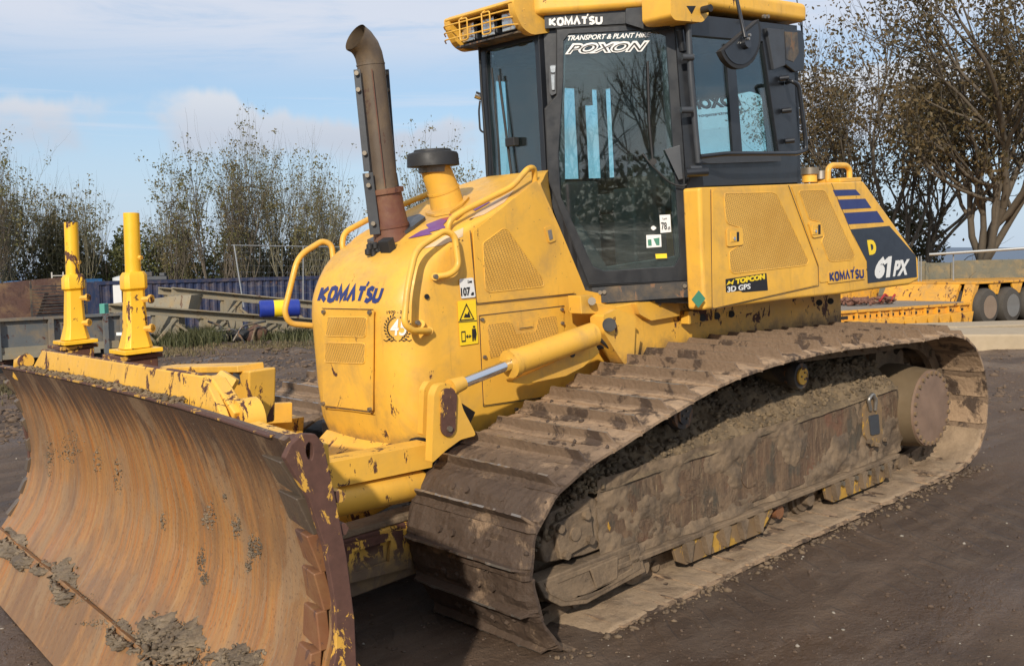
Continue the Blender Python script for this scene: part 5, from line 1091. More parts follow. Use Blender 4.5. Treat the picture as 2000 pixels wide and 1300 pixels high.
# mud heaped on the frame
gx = np.linspace(-1.32, 1.52, 180); gy = np.linspace(.80, 1.315, 34); V = []
for x in gx:
    crest = interp(x, (-1.32, -1.0, -.6, 0, .5, 1.1, 1.5), (.82, .86, .84, .81, .79, .74, .63))
    for y in gy:
        k = (1.315-y)/.515; base = .645+(x/1.5)*-.03; sm_ = min(1, k/.55); sm_ = sm_*sm_*(3-2*sm_)
        nz_ = noise.fractal(V3((x*7, y*7, 0)), .9, 2.1, 5)*.035*min(1, k*4+.15)
        q = noise.voronoi(V3((x*14, y*14, 3)))[0]; cell = (q[1]-q[0])*.045*min(1, k*5)
        V.append((x, y, base-.04*(1-min(1, k*12))+(crest-base)*sm_+nz_+cell))
ii = np.arange(len(gx)*len(gy)).reshape(len(gx), len(gy)); F = np.stack([ii[:-1, :-1], ii[1:, :-1], ii[1:, 1:], ii[:-1, 1:]], -1).reshape(-1, 4)
o = link('mud_heap', np_mesh('mud_heap', V, F, False), clod_m, DZ); o['kind'] = 'stuff'
Va = np.array(V); rng = np.random.default_rng(12); sel = Va[rng.integers(0, len(Va), 2600)]+rng.normal(0, .004, (2600, 3)); sel = sel[(sel[:, 1] < 1.29)]
V, F = scatter_rocks(sel, rng.uniform(.006, .022, len(sel))**1.0, rng, .75, .35); o = link('loose_clods', np_mesh('loose_clods', V, F), clod_m, DZ); o['kind'] = 'stuff'
# clods over the yoke
pts = [V3((rng.uniform(1.45, 1.9), rng.uniform(1.15, 1.31), 0)) for _ in range(500)]; pts = [V3((p.x, p.y, .56+.05*math.sin(p.x*9)-(p.x-1.45)*.25+rng.uniform(0, .05))) for p in pts]
V, F = scatter_rocks(pts, rng.uniform(.006, .024, 500), rng, .8, .3); o = link('loose_clods', np_mesh('loose_clods', V, F), clod_m, DZ); o['kind'] = 'stuff'
# clods pressed on the front shoes
for front_n, seed in ((700, 21),):
    rng = np.random.default_rng(seed); pts = []
    for _ in range(front_n):
        s0 = rng.uniform(0, TL); p = at_s(s0)
        if not (p.x > 1.2): continue
        tn = (at_s(s0+.02)-at_s(s0-.02)).normalized(); pts.append(V3((p.x+tn.y*.006, 1.07+rng.uniform(-.41, .41), p.y-tn.x*.006)))
    V, F = scatter_rocks(pts, rng.uniform(.004, .016, len(pts)), rng, .8, .3); o = link('mud_crumbs', np_mesh('mud_crumbs', V, F), plain('dark_mud_crumb', (.06, .04, .028), .9, var=.4), DZ); o['kind'] = 'stuff'
# ================================================================== THE YARD (world frame)
bark = plain('bark', (.105, .085, .062), .9, var=.35, bscale=25, bstr=.4); bark_p = plain('pale_mossy_bark', (.15, .135, .085), .9, var=.4, bscale=25, bstr=.3)
def leaf_m(name, cols, back=1.0):
    m, t, b = mat(name); g = N(t, 'ShaderNodeNewGeometry'); o = objc(t)
    r = g.outputs['Random Per Island']; k = NZ(t, o, .8, 4)
    c = MX(t, MR(t, r, 0, 1, smooth=False), cols[0], cols[1]); c = MX(t, MR(t, k, .42, .62), c, cols[2]); lk(t, c, b.inputs['Base Color'])
    b.inputs['Roughness'].default_value = .6; b.inputs['Transmission Weight'].default_value = 0
    tr = N(t, 'ShaderNodeBsdfTranslucent'); lk(t, c, tr.inputs[0]); mx = N(t, 'ShaderNodeMixShader'); mx.inputs[0].default_value = .35
    t.links.new(b.outputs[0], mx.inputs[1]); t.links.new(tr.outputs[0], mx.inputs[2]); t.links.new(mx.outputs[0], t.nodes['Material Output'].inputs[0]); return m
lf_syc = leaf_m('autumn_sycamore_leaves', ((.045, .042, .018), (.17, .115, .045), (.12, .082, .032)))
lf_pop = leaf_m('autumn_poplar_leaves', ((.085, .085, .030), (.23, .17, .065), (.14, .135, .05)))
lf_bush = leaf_m('hedge_leaves', ((.070, .085, .028), (.17, .165, .055), (.11, .12, .04)))
lf_dk = leaf_m('dark_hedge_leaves', ((.055, .060, .024), (.13, .11, .042), (.085, .08, .033)))
def unit(v): return v/np.linalg.norm(v)
class Tree:
    def __init__(s, seed): s.r = np.random.default_rng(seed); s.V = []; s.F = []; s.n = 0; s.tips = []; s.low = 0
    def seg(s, pts, r0, r1, k):
        P_ = np.array(pts); n = len(P_); T_ = np.gradient(P_, axis=0); T_ /= np.linalg.norm(T_, axis=1)[:, None]+1e-9
        ref = np.array([.31, .95, .05]) if abs(T_[0][2]) > .6 else np.array([0, 0, 1.]); A = np.cross(T_, ref); A /= np.linalg.norm(A, axis=1)[:, None]+1e-9; B_ = np.cross(T_, A)
        rr = np.linspace(r0, r1, n)[:, None, None]; an = np.arange(k)*2*PI/k
        V = P_[:, None, :]+rr*(A[:, None, :]*np.cos(an)[None, :, None]+B_[:, None, :]*np.sin(an)[None, :, None]); s.V.append(V.reshape(-1, 3))
        i = np.arange(n-1)[:, None]*k; j = np.arange(k)[None]; j2 = (j+1) % k
        s.F.append((np.stack([i+j, i+j2, i+k+j2, i+k+j], -1)+s.n).reshape(-1, 4)); s.n += n*k
    def grow(s, p, d, L, r, lv, maxlv, spread, up, nch, wig):
        n = 6 if lv < 2 else 4; pts = [p]; q = p.copy(); dd = d.copy()
        for _ in range(n):
            dd = unit(dd+s.r.normal(0, wig, 3)+np.array([0, 0, up+(.25 if (lv and q[2] < s.low) else 0)])); q = q+dd*L/n; pts.append(q.copy())
        r1 = r*(.55 if lv < maxlv else .3); s.seg(pts, r, r1, 8 if lv == 0 else (5 if lv < 3 else 3))
        if lv >= maxlv-1: s.tips += [(pts[i], L) for i in range(1, len(pts))]
        if lv >= maxlv: return
        m = nch[min(lv, len(nch)-1)]
        for i in range(m):
            t = (s.r.uniform(.30, 1.0) if lv else s.r.uniform(.45, 1.0)) if i else 1.0; k = t*(len(pts)-1); a = int(min(k, len(pts)-2)); st = pts[a]+(pts[a+1]-pts[a])*(k-a)
            ax = s.r.normal(0, 1, 3); ax -= dd*(ax @ dd); ax = unit(ax); an = s.r.uniform(.35, 1)*spread if i else spread*.3
            s.grow(st, unit(dd*math.cos(an)+ax*math.sin(an)), L*s.r.uniform(.58, .85), r*(.62 if i else .75)*(1-.3*t), lv+1, maxlv, spread, up, nch, wig)
    def leaves(s, n, size, jit, box=None):
        tp = np.array([t[0] for t in s.tips]); 
        if len(tp) == 0: return None
        tp = tp[tp[:, 2] > s.low*.8]; m_ = max(1, n//12); cc = tp[s.r.integers(0, len(tp), m_)]+s.r.normal(0, jit*.5, (m_, 3)); c = cc[s.r.integers(0, m_, n)]+s.r.normal(0, jit, (n, 3))*s.r.uniform(.3, 1.3, (n, 1))
        return leafmesh(c, size, s.r)
def leafmesh(c, size, r):
    n = len(c); a = r.normal(0, 1, (n, 3)); a /= np.linalg.norm(a, axis=1)[:, None]; b_ = r.normal(0, 1, (n, 3)); b_ -= a*(a*b_).sum(1)[:, None]; b_ /= np.linalg.norm(b_, axis=1)[:, None]
    sz = size*r.uniform(.55, 1.3, n)[:, None]; V = np.stack([c-a*sz, c+b_*sz*.55, c+a*sz, c-b_*sz*.55], 1).reshape(-1, 3); F = np.arange(n*4).reshape(-1, 4); return V, F
def tree(name, label, cat, base, h, seed, stems=1, spread=.7, up=.05, nch=(5, 4, 3), maxlv=3, r=.12, wig=.12, nleaf=8000, lsize=.05, jit=.15, lm=None, bm_=None, group=None, leanv=(0, 0), L0=.38, splay=.25, low=0):
    t = Tree(seed); t.low = low; b = np.array([0., 0, -.15])
    for i in range(stems):
        a = t.r.uniform(0, 6.28); sp = splay*(1 if stems > 1 else .15)*t.r.uniform(.4, 1); d = unit(np.array([math.cos(a)*sp+leanv[0], math.sin(a)*sp+leanv[1], 1.]))
        t.grow(b+np.array([math.cos(a), math.sin(a), 0])*(.15*stems**.5 if stems > 1 else 0), d, h*L0, r*t.r.uniform(.7, 1.1), 0, maxlv, spread, up, nch, wig)
    root = empty(name, tuple(base)); tag(root, label, cat, group)
    V = np.concatenate(t.V); zmax = np.percentile(V[:, 2], 99.8); k = h/zmax
    lv = t.leaves(nleaf, lsize/k, jit/k)
    link('trunk', np_mesh('trunk', V*k, np.concatenate(t.F)), bm_ or bark, root)
    if lv is not None and nleaf: link('crown', np_mesh('crown', lv[0]*k, lv[1]), lm, root)
    return root
def at(px, dist):   # ground point under an image column
    p = Wd(px, 560, dist=dist); return (p.x, p.y, gz(p.x, p.y)-.03)
def topz(px, py, dist): p = Wd(px, py, dist=dist); return p.z
# the two big trees on the right
TR = [('broad twin-stemmed autumn tree whose pale trunk stands left, behind the navy model panel', 1797, -60, 34, 101, 2, (-.05, .0)),
      ('leaning autumn tree with dark trunk rising behind the low loader and concrete wall', 1868, -80, 31, 102, 1, (.05, .10))]
for lb_, px, py, dist, sd, stems, ln in TR:
    b = at(px, dist); h = topz(px, py, dist)-b[2]
    tree('sycamore_tree', lb_, 'tree', b, h, sd, 1 if stems == 1 else 3, .62, .065, (7, 5, 4, 3), 4, .17 if stems == 1 else .12, .13, 17000 if stems == 1 else 21000, .064, .22, lf_syc, bark, 'autumn trees at the right', ln, .34, .42, 2.3)
# the row beyond the yard on the left
row = [(-40, 250, 40, 'leafless tips'), (28, 262, 42, ''), (95, 330, 46, ''), (150, 350, 43, ''), (310, 285, 41, ''), (350, 400, 44, ''), (408, 250, 40, ''), (478, 212, 42, ''), (540, 255, 44, ''), (590, 265, 41, ''), (655, 320, 45, ''), (850, 245, 38, ''), (905, 330, 40, '')]
desc = ['tall thin-twigged tree cut by the left edge of the picture', 'slender tree with bare upright tips at the far left above the rusty hopper', 'low sparse tree between the left edge and the first yellow mast', 'small sparse tree just right of the first yellow mast',
        'sparse tree with one bare leader right of the second yellow mast', 'short bushy tree behind the second yellow mast', 'many-stemmed tree with a long stem leaning left above the blue container', 'tallest of the thin trees, its bare top nearest the low clouds',
        'upright many-stemmed tree just right of the tallest thin tree', 'bushy thin-stemmed tree above the right end of the blue container', 'low leafy tree left of the exhaust pipe', 'small round leafy tree showing behind the black air intake cap', 'low leafy tree between the air intake and the cab']
for i, ((px, py, dist, _), lb_) in enumerate(zip(row, desc)):
    b = at(px, dist); h = topz(px, py, dist)-b[2]
    full = px > 800
    tree('poplar_tree', lb_, 'tree', b, h, 200+i, 4 if i not in (4,) else 2, .50, .17, (6, 5, 4), 3, .045, .10, 4200 if full else 2600, .050, .13, lf_pop, bark_p if i % 2 else bark, 'thin autumn trees behind the yard on the left', (-.35, .25) if i == 6 else (0, 0), .42, .30)
# dense undergrowth between their stems
def bush(px, py, dist, wdt, seed, lb_, m, n=9000):
    r = np.random.default_rng(seed); b = at(px, dist); h = topz(px, py, dist)-b[2]; lob = r.uniform(-1, 1, (22, 3))*np.array([.75, .6, .5]); lob[:, 2] = r.uniform(.1, .85, 22)-.0
    c = lob[r.integers(0, 22, n)]; dirs = r.normal(0, 1, (n, 3)); dirs /= np.linalg.norm(dirs, axis=1)[:, None]; pts = c+dirs*(r.uniform(.4, 1.0, (n, 1))**.5)*np.array([.30, .35, .20])
    pts[:, 0] *= wdt/2; pts[:, 1] *= wdt*.35; pts[:, 2] = np.abs(pts[:, 2])*h
    ang = math.atan2(cr_w.y, cr_w.x); ca, sa = math.cos(ang), math.sin(ang); pts = np.stack([pts[:, 0]*ca-pts[:, 1]*sa, pts[:, 0]*sa+pts[:, 1]*ca, pts[:, 2]], 1)
    root = empty('bush', b); tag(root, lb_, 'bush', 'undergrowth behind the yard'); V, F = leafmesh(pts, .085, r); link('crown', np_mesh('crown', V, F), m, root)
    t = Tree(seed)
    for _ in range(7): a = r.uniform(-.35, .35)*wdt; t.grow(np.array([a*ca, a*sa, -.1]), unit(np.array([r.normal(0, .3), r.normal(0, .3), 1])), h*.5, .04, 0, 2, .6, .08, (4, 3), .15)
    link('stem', np_mesh('stem', np.concatenate(t.V), np.concatenate(t.F)), bark, root)
cr_w = M3 @ cr
for a in [(-10, 390, 43, 4.5, 301, 'dense brown-green bush at the left edge behind the rusty hopper', lf_dk), (70, 420, 44, 4.0, 302, 'dark bush behind the ladder and rusty hopper', lf_dk), (160, 440, 45, 4.0, 303, 'olive bush just right of the first yellow mast', lf_bush), (225, 465, 47, 3.6, 304, 'low olive bush between the two yellow masts', lf_bush),
          (310, 440, 44, 4.2, 305, 'olive bush above the left end of the navy container', lf_bush), (390, 430, 45, 4.2, 306, 'green bush above the middle of the navy container', lf_bush), (470, 450, 46, 4.0, 307, 'green bush under the tallest thin tree', lf_bush), (545, 440, 45, 4.0, 308, 'bush behind the leftmost handrail', lf_bush), (630, 450, 46, 4.2, 309, 'bush left of the exhaust, behind the hood', lf_dk),
          (860, 350, 41, 2.4, 310, 'bush behind the air intake neck', lf_bush), (1760, 380, 36, 3.2, 311, 'low foliage around the base of the pale trunk', lf_dk), (1840, 520, 36, 2.4, 313, 'low weeds between the two big trunks', lf_bush), (1930, 512, 30, 1.6, 312, 'small weed clump topping the concrete wall', lf_bush)]:
    bush(*a, n=5200 if a[0] not in (860, 1930, 1840) else 1800)
# far hills
hm = plain('hazed_wooded_hills', (.10, .135, .19), 1., var=.2, bscale=.01)  # distance haze is put into the bluish base colour
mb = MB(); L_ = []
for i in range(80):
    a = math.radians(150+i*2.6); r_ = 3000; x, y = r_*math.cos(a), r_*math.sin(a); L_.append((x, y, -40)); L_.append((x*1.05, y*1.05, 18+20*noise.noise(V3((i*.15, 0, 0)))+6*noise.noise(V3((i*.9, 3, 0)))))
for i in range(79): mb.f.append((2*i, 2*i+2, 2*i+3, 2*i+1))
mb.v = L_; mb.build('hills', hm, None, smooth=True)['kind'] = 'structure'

# ---- shipping containers
nv = paint('navy_container_paint', (.010, .020, .062), .12, .25, rough=.5, rust=(.10, .05, .03)); lb2 = paint('mid_blue_container_paint', (.05, .18, .40), .12, .3)
def frame_at(pxa, pxb, da, db, z0=None):
    a, b = Wd(pxa, 560, dist=da), Wd(pxb, 560, dist=db); a.z = b.z = 0; x = (b-a).normalized(); y = V3((-x.y, x.x, 0))
    if y @ (V3((CW.x, CW.y, 0))-a) < 0: y = -y     # y towards the camera
    m_ = Matrix((x, y, V3((0, 0, 1)))).transposed().to_4x4(); m_.translation = V3((a.x, a.y, 0)); return m_, (b-a).length
def container(pxa, pxb, da, db, ztop, m, label, length=None):
    fm, L = frame_at(pxa, pxb, da, db); L = length or L; z0 = ztop-2.59; root = tag(empty('shipping_container', mw=fm), label, 'container')
    mb = MB(); n = int(L/.275); pts = []
    for k in range(n):
        x = .1+k*(L-.2)/n; w_ = (L-.2)/n; pts += [(x, 0), (x+w_*.3, 0), (x+w_*.5, -.04), (x+w_*.8, -.04)]
    pts.append((L-.1, 0)); lo = [V3((x, y-.03, z0+.15)) for x, y in pts]; hi = [V3((x, y-.03, ztop-.10)) for x, y in pts]
    k = len(pts); mb.v = [tuple(p) for p in lo+hi]; mb.f = [(i, i+1, k+i+1, k+i) for i in range(k-1)]; mb.build('corrugated_side', m, root)
    MB().box((.02, -2.42, z0+.1), (L-.02, -.09, ztop-.03)).build('body', m, root)
    f = MB()
    for z in (z0, ztop-.12): f.box((0, -.12, z), (L, .01, z+.12))
    for x in (0, L-.12): f.box((x, -.121, z0+.12), (x+.12, .012, ztop-.12))
    f.build('frame', m, root)
    mb2 = MB()
    for k2 in range(10): mb2.box((0.3+k2*(L-.6)/9, -2.3, ztop-.028), (.5+k2*(L-.6)/9, -.1, ztop-.012))
    mb2.build('roof_swage', m, root)['kind'] = 'stuff'; return root, fm, z0
c_, fm, z0 = container(186, 640, 37, 39, topz(400, 544, 38), nv, 'long navy blue corrugated shipping container behind the steel trestles')
d_o = MB().box((.55, .015, z0+1.6), (.82, .03, z0+2.45)).build('white_door_panel', white, c_, bevel=.01)
container(78, 200, 39, 40.5, topz(120, 546, 39.5), lb2, 'brighter blue container end showing above the rusty hopper')
# clutter on the container roof
def local_box(name, lab, cat, px, py, dist, sx, sy, sz, m, **k):
    p = Wd(px, py, dist=dist); o = MB().box((-sx/2, -sy/2, 0), (sx/2, sy/2, sz)).build(name, m, None, bevel=min(sx, sy, sz)*.12, **k); o.location = p; o.rotation_euler.z = math.atan2(cr_w.y, cr_w.x); return tag(o, lab, cat)
zt = topz(400, 544, 38)
def on_roof(px, dist=38.3): p = Wd(px, 544, dist=dist); p.z = zt; return p
r_ = tag(empty('work_light_unit', on_roof(305)), 'dark machine part resting on the navy container behind the second mast', 'machine part'); r_.rotation_euler.z = math.atan2(cr_w.y, cr_w.x)
MB().box((-.5, -.1, 0), (.4, .1, .12)).build('tray', greyb, r_, bevel=.01); MB().box((-.4, -.1, .121), (-.1, .1, .28)).build('motor', dustyblack, r_, bevel=.02); MB().box((.15, -.12, .121), (.34, .1, .24)).build('box', greyb, r_, bevel=.02)
dm = MB(); zz_ = V3((0, 0, 1)); dm.tube([zz_*0, zz_*.10, zz_*.16, zz_*.17], [.34, .34, .15, .02], 20); o = dm.build('pale_dome_lid', plain('pale_plastic', (.5, .52, .52), .5), None, smooth=True); o.location = on_roof(240); tag(o, 'pale round lid lying on the container roof between the masts', 'lid')
ld = tag(empty('ladder', on_roof(113, 39.6)), 'short grey ladder end sticking up left of the first mast', 'ladder'); ld.location.z = topz(113, 548, 39.6); ld.rotation_euler.z = math.atan2(cr_w.y, cr_w.x)
for s_ in (-.2, .2): MB().box((s_-.025, -.02, -.3), (s_+.025, .02, .30)).build('stile', steel, ld)
for z_ in (-.1, .16): MB().box((-.175, -.015, z_), (.175, .015, z_+.03)).build('rung', steel, ld)

# ---- steel trestles / conveyor sections
tst = paint('weathered_galvanised_steel', (.24, .215, .16), .25, .7, rough=.7, rust=(.11, .065, .04), grime=(.12, .10, .06))
def trestle(pxa, pxb, da, db, ztA, ztB, hts, label, xs, depth=.30):
    fm, L = frame_at(pxa, pxb, da, db); root = tag(empty('steel_trestle', mw=fm), label, 'steel frame', 'old steel conveyor sections')
    zt_ = lambda x: ztA+(ztB-ztA)*x/L
    for yy in (0, -1.1):
        mb = MB(); mb.bar((0, yy, zt_(0)), (L, yy, zt_(L)), .03, depth, up=(0, 0, 1)); mb.bar((0, yy+.06, zt_(0)+depth/2), (L, yy+.06, zt_(L)+depth/2), .16, .03); mb.bar((0, yy+.04, zt_(0)-depth/2), (L, yy+.04, zt_(L)-depth/2), .11, .03); mb.build('channel', tst, root)
    for i, x in enumerate(xs):
        gx_ = fm @ V3((x, 0, 0)); g = gz(gx_.x, gx_.y)
        for yy in (0, -1.1): MB().box((x-.07, yy-.05, g-.05), (x+.07, yy+.05, zt_(x)-depth/2)).build('leg', tst, root)
        MB().box((x-.012, -1.04, g+.0), (x+.012, -.06, zt_(x)-depth/2)).build('end_sheet', tst, root)
        if i < len(xs)-1:
            x2 = xs[i+1]; xm = (x+x2)/2; z_ = zt_(xm)-depth/2-.05
            MB().bar((x, .07, z_-.05), (xm, .07, g+.08), .05).build('brace', tst, root); MB().bar((xm, .07, g+.08), (x2, .07, z_-.05), .05).build('brace', tst, root)
    return root
trestle(245, 640, 22.5, 24.5, topz(250, 603, 22.5), topz(620, 632, 24.5), None, 'lower weathered steel trestle lying nearest the mud, its legs braced', [.1, 1.0, 2.1, 3.3, 4.3], .15)
trestle(335, 660, 25.5, 27, topz(340, 568, 25.5), topz(640, 600, 27), None, 'upper steel trestle behind and above the other one', [.2, 1.6, 3.0, 4.2], .15)
p = on_roof(560); 
lt_ = tag(empty('metal_sheet', Wd(290, 600, dist=25.2)), 'slanting grey steel chute between the hopper and trestles', 'chute'); MB().prism([[V3((-1.0, 0, -.30)), V3((.9, 0, -.12)), V3((1.0, 0, .26)), V3((.75, 0, .26)), V3((-.9, 0, .1))]], (0, .9, 0)).build('chute_plate', tst, lt_); lt_.rotation_euler.z = math.atan2(cr_w.y, cr_w.x)

# ---- rusty hopper and grey bed at the far left
hr = paint('rust_brown_plate', (.085, .042, .030), .5, .4, rough=.8, rust=(.05, .025, .018)); gb = paint('dull_grey_machine_paint', (.115, .125, .130), .35, .6, rough=.6)
fm, L = frame_at(-60, 246, 17.6, 18.4)
root = tag(empty('screening_machine', mw=fm), 'grey steel bed on wheels carrying a large rust-brown hopper plate', 'machine')
zb = topz(120, 645, 18); 
MB().prism([[V3((0, -.02, zb-.22)), V3((L-.02, -.02, zb-.22)), V3((L-.02, -.02, zb+.19)), V3((0, -.02, zb+.19))]], (0, -.04, 0)).build('side_board', gb, root)
MB().box((0, -.06, zb+.19), (L, .05, zb+.235)).build('top_rail', gb, root); MB().box((0, -1.2, zb-.34), (L*.93, .03, zb-.22)).build('chassis_rail', tst, root)
for x in (.35, 1.15, 2.02, L-.1): MB().box((x-.035, .0, zb-.42), (x+.035, .07, zb+.19)).build('upright', gb, root)
MB().box((.3, .02, zb-.40), (L-.5, .06, zb-.33)).build('lower_rail', tst, root)
MB().prism([[V3((-.4, -.5, zb+.14)), V3((L-.50, -.5, zb+.16)), V3((L-.62, -.75, zb+.86)), V3((-.4, -.75, zb+.70))]], (0, -.03, 0)).build('hopper_plate', hr, root)
MB().box((L*.5, -1.2, zb+.1), (L-.30, -.6, zb+.16)).build('deck', gb, root)
for x in (1.02, 1.55, 1.90): MB().box((x, -.46, zb+.13), (x+.025, -.43, zb+.80)).build('grid_post', dustyblack, root)
gr = MB(); [gr.box((1.045, -.452, zb+.18+k*.052), (1.9, -.436, zb+.198+k*.052)) for k in range(11)]; gr.build('grid_bar', dustyblack, root)['kind'] = 'stuff'
for x in (.5, 2.2):
    wz = gz(fm.translation.x, fm.translation.y); wh = MB().cyl(V3((x, -.1, wz+.36)), V3((x, -.4, wz+.36)), .36, 24).build('wheel', rubber, root, smooth=True); MB().cyl(V3((x, -.095, wz+.36)), V3((x, -.12, wz+.36)), .20, 20).build('rim', rusty, wh, smooth=True)
MB().box((.1, -1.0, zb-.9), (2.8, -.5, zb-.35)).build('axle_frame', dustyblack, root, bevel=.02)
local_box('label_plate', 'small white plate on the grey bed rail near its right end', 'plate', 233, 655, 17.8, .09, .02, .05, white)
# teal box glimpsed by the hopper
local_box('teal_crate', 'small teal crate behind the right end of the hopper', 'crate', 204, 616, 20.5, .10, .2, .22, plain('teal_plastic', (.06, .28, .22), .5))
# ---- blue drum with yellow band lying on the trestle
dr_m = plain('blue_drum_plastic', (.015, .035, .26), .35); pdr = Wd(546, 602, dist=22.6); dr = tag(empty('blue_drum', pdr), 'blue drum with a yellow middle band lying on its side on the trestle', 'drum'); dr.rotation_euler.z = math.atan2(cr_w.y, cr_w.x)+.35
mm = MB().tube([V3((x, 0, 0)) for x in (-.43, -.42, -.40, -.13)], [.13, .165, .185, .185], 28).build('drum_end', dr_m, dr, smooth=True); MB().tube([V3((-.13, 0, 0)), V3((.13, 0, 0))], .180, 28).build('yellow_band', stick_y, dr, smooth=True)
MB().tube([V3((x, 0, 0)) for x in (.13, .40, .42, .43)], [.185, .185, .165, .13], 28).build('drum_end', dr_m, dr, smooth=True); MB().tube([V3((-.437, 0, 0)), V3((-.432, 0, 0))], .12, 20).build('drum_lid', ink, dr, smooth=True)
# ---- scrap heap, grass, laths, puddle
rng = np.random.default_rng(33)
for (px, py, lab) in ((455, 655, 'bent dark bar leaning in the scrap under the trestle'), (478, 650, 'twisted pipe standing out of the scrap'), (490, 668, 'rusty bracket at the foot of the scrap'), (440, 672, 'short black pipe lying at the front of the scrap')):
    p = Wd(px, py, dist=22.8); g = gz(p.x, p.y); a = rng.uniform(0, 6.28)
    tag(MB().tube(fillet([V3((p.x, p.y, g+.03)), V3((p.x+.2*math.cos(a), p.y+.2*math.sin(a), g+.35)), V3((p.x+.7*math.cos(a), p.y+.7*math.sin(a), g+rng.uniform(.2, .6)))], .1), .025, 8).build('scrap_bar', dustyblack, None), lab, 'scrap metal', 'scrap under the trestle')
for (px, lab, m_, s_) in ((470, 'crumpled black panel in the scrap under the trestle', rubber, .35), (500, 'rusty boulder-like lump right of the scrap bars', hr, .28), (425, 'small grey box in the scrap left of the bent bar', greyb, .2)):
    p = Wd(px, 660, dist=23.2); g = gz(p.x, p.y); V, F = scatter_rocks([(0, 0, s_*.4)], [s_], rng, .8, .3); o = link('scrap_lump', np_mesh('scrap_lump', V, F), m_); o.location = (p.x, p.y, g); tag(o, lab, 'scrap')
gr_m = leaf_m('rank_grass', ((.05, .062, .022), (.14, .13, .055), (.085, .09, .035)))
def grass(name, regions, n, hgt, seed, m=gr_m):
    r = np.random.default_rng(seed); V = []; F = []
    for i in range(n):
        px, dist, wd_ = regions[r.integers(0, len(regions))]; p = Wd(px+r.normal(0, wd_), 600, dist=dist+r.normal(0, .5)); x, y = p.x, p.y; z = gz(x, y); a = r.uniform(0, 6.28); h = hgt*r.uniform(.4, 1.2); w_ = .012
        dx, dy = math.cos(a)*w_, math.sin(a)*w_; bx, by = r.normal(0, h*.3), r.normal(0, h*.3); k = len(V); V += [(x-dx, y-dy, z-.02), (x+dx, y+dy, z-.02), (x+dx*.7+bx*.4, y+dy*.7+by*.4, z+h*.6), (x-dx*.7+bx*.4, y-dy*.7+by*.4, z+h*.6), (x+bx, y+by, z+h), (x+bx+.003, y+by, z+h)]
        F += [(k, k+1, k+2, k+3), (k+3, k+2, k+5, k+4)]
    o = link(name, np_mesh(name, V, F), m); o['kind'] = 'stuff'; return o
grass('rank_grass', [(365, 22.8, 22), (400, 23.2, 16), (345, 23.4, 12)], 2600, .34, 41)
grass('grass_fringe', [(300, 23.2, 40), (560, 23.5, 40), (20, 21, 50), (480, 24.5, 50)], 3500, .22, 42)
dry = leaf_m('dry_stalks', ((.16, .12, .06), (.24, .19, .10), (.12, .10, .05))); grass('dry_stalks', [(450, 21.8, 70), (560, 21, 40), (330, 20.5, 40), (40, 15, 40)], 2600, .07, 43, dry)

wat = plain('puddle_water', (.05, .042, .035), .05, var=.1, bscale=6, bstr=.03)
pp = []; c0 = Wd(8, 905, z=-.1)
for k in range(28):
    a = 2*PI*k/28; q = c0+V3((math.cos(a)*1.2, math.sin(a)*.45, 0))*(1+.3*noise.noise(V3((math.cos(a)*1.5, math.sin(a)*1.5, 7)))); pp.append(q)
zm = min(gz(q.x, q.y) for q in pp)+.035; pp = [V3((q.x, q.y, zm)) for q in pp]
MB().prism([pp], (0, 0, -.03)).build('puddle', wat, None)['kind'] = 'structure'
# ---- site fence on the left
gal = plain('galvanised_pipe', (.33, .34, .34), .45, .6)
fl = [Wd(452, 479, dist=29), Wd(640, 482, dist=30.5), Wd(760, 484, dist=31.5)]
fr = tag(empty('mesh_fence', fl[0]), 'temporary site fence of thin galvanised pipe, its top rail over the container', 'fence')
def rel(v): return v-fl[0]
MB().tube([rel(q) for q in fl], .016, 6).build('top_rail', gal, fr)
MB().tube([rel(Wd(457, 478, dist=29)), rel(Wd(476, 600, dist=28.6))], .018, 6).build('post', gal, fr); MB().tube([rel(Wd(592, 481, dist=30)), rel(Wd(592, 600, dist=30))], .016, 6).build('post', gal, fr)
mb = MB()
for k in range(30):
    x = 462+k*9; mb.tube([rel(Wd(x, 480, dist=29+k*.08)), rel(Wd(x+1, 596, dist=29+k*.08))], .0014, 3)
for k in range(9): mb.tube([rel(Wd(458, 492+k*13, dist=29)), rel(Wd(735, 496+k*13, dist=31.4))], .0022, 3)
mb.build('wire_mesh', gal, fr)['kind'] = 'stuff'

# ---- right side: panel wall, rail, low loader, concrete beams
cw_m = paint('grey_green_concrete', (.135, .130, .098), .25, .8, rough=.9, rust=(.07, .065, .05), grime=(.09, .085, .06), streak=.35)
fm, L = frame_at(1690, 2120, 29.5, 29.5); wz = topz(1900, 508, 29.5); wb = -.05
wl = tag(empty('concrete_wall', mw=fm), 'low grey concrete panel wall behind the orange low loader', 'wall')
xp = 0.; k = 0
for wp in (1.55, .62, 2.6, 2.6): 
    MB().box((xp+.02, -.14, wb), (xp+wp-.02, .0, wz-(.05 if k == 1 else 0))).build('panel', cw_m, wl, bevel=.015); MB().box((xp-.04, .0, wb), (xp+.05, .06, wz-.04)).build('joint_post', cw_m, wl, bevel=.01)
    MB().box((xp+.1, .0, wb+.55), (xp+wp-.1, .02, wb+.62)).build('ledge', cw_m, wl, bevel=.005); xp += wp; k += 1
ra = tag(empty('guard_rail', mw=fm), 'thin grey double rail above the concrete wall under the leaning tree', 'rail')
def inf(px, py, dd_): return fm.inverted() @ Wd(px, py, dist=dd_)
MB().tube([inf(1815, 497, 27.5), inf(2060, 481, 27.5)], .035, 8).build('top_rail', gal, ra); MB().tube([inf(1862, 494, 27.6), inf(1862, 560, 27.6)], .02, 6).build('post', gal, ra)
fp2 = tag(empty('fence_post', mw=fm), 'pair of thin galvanised fence posts standing just behind the dozer tail', 'post')
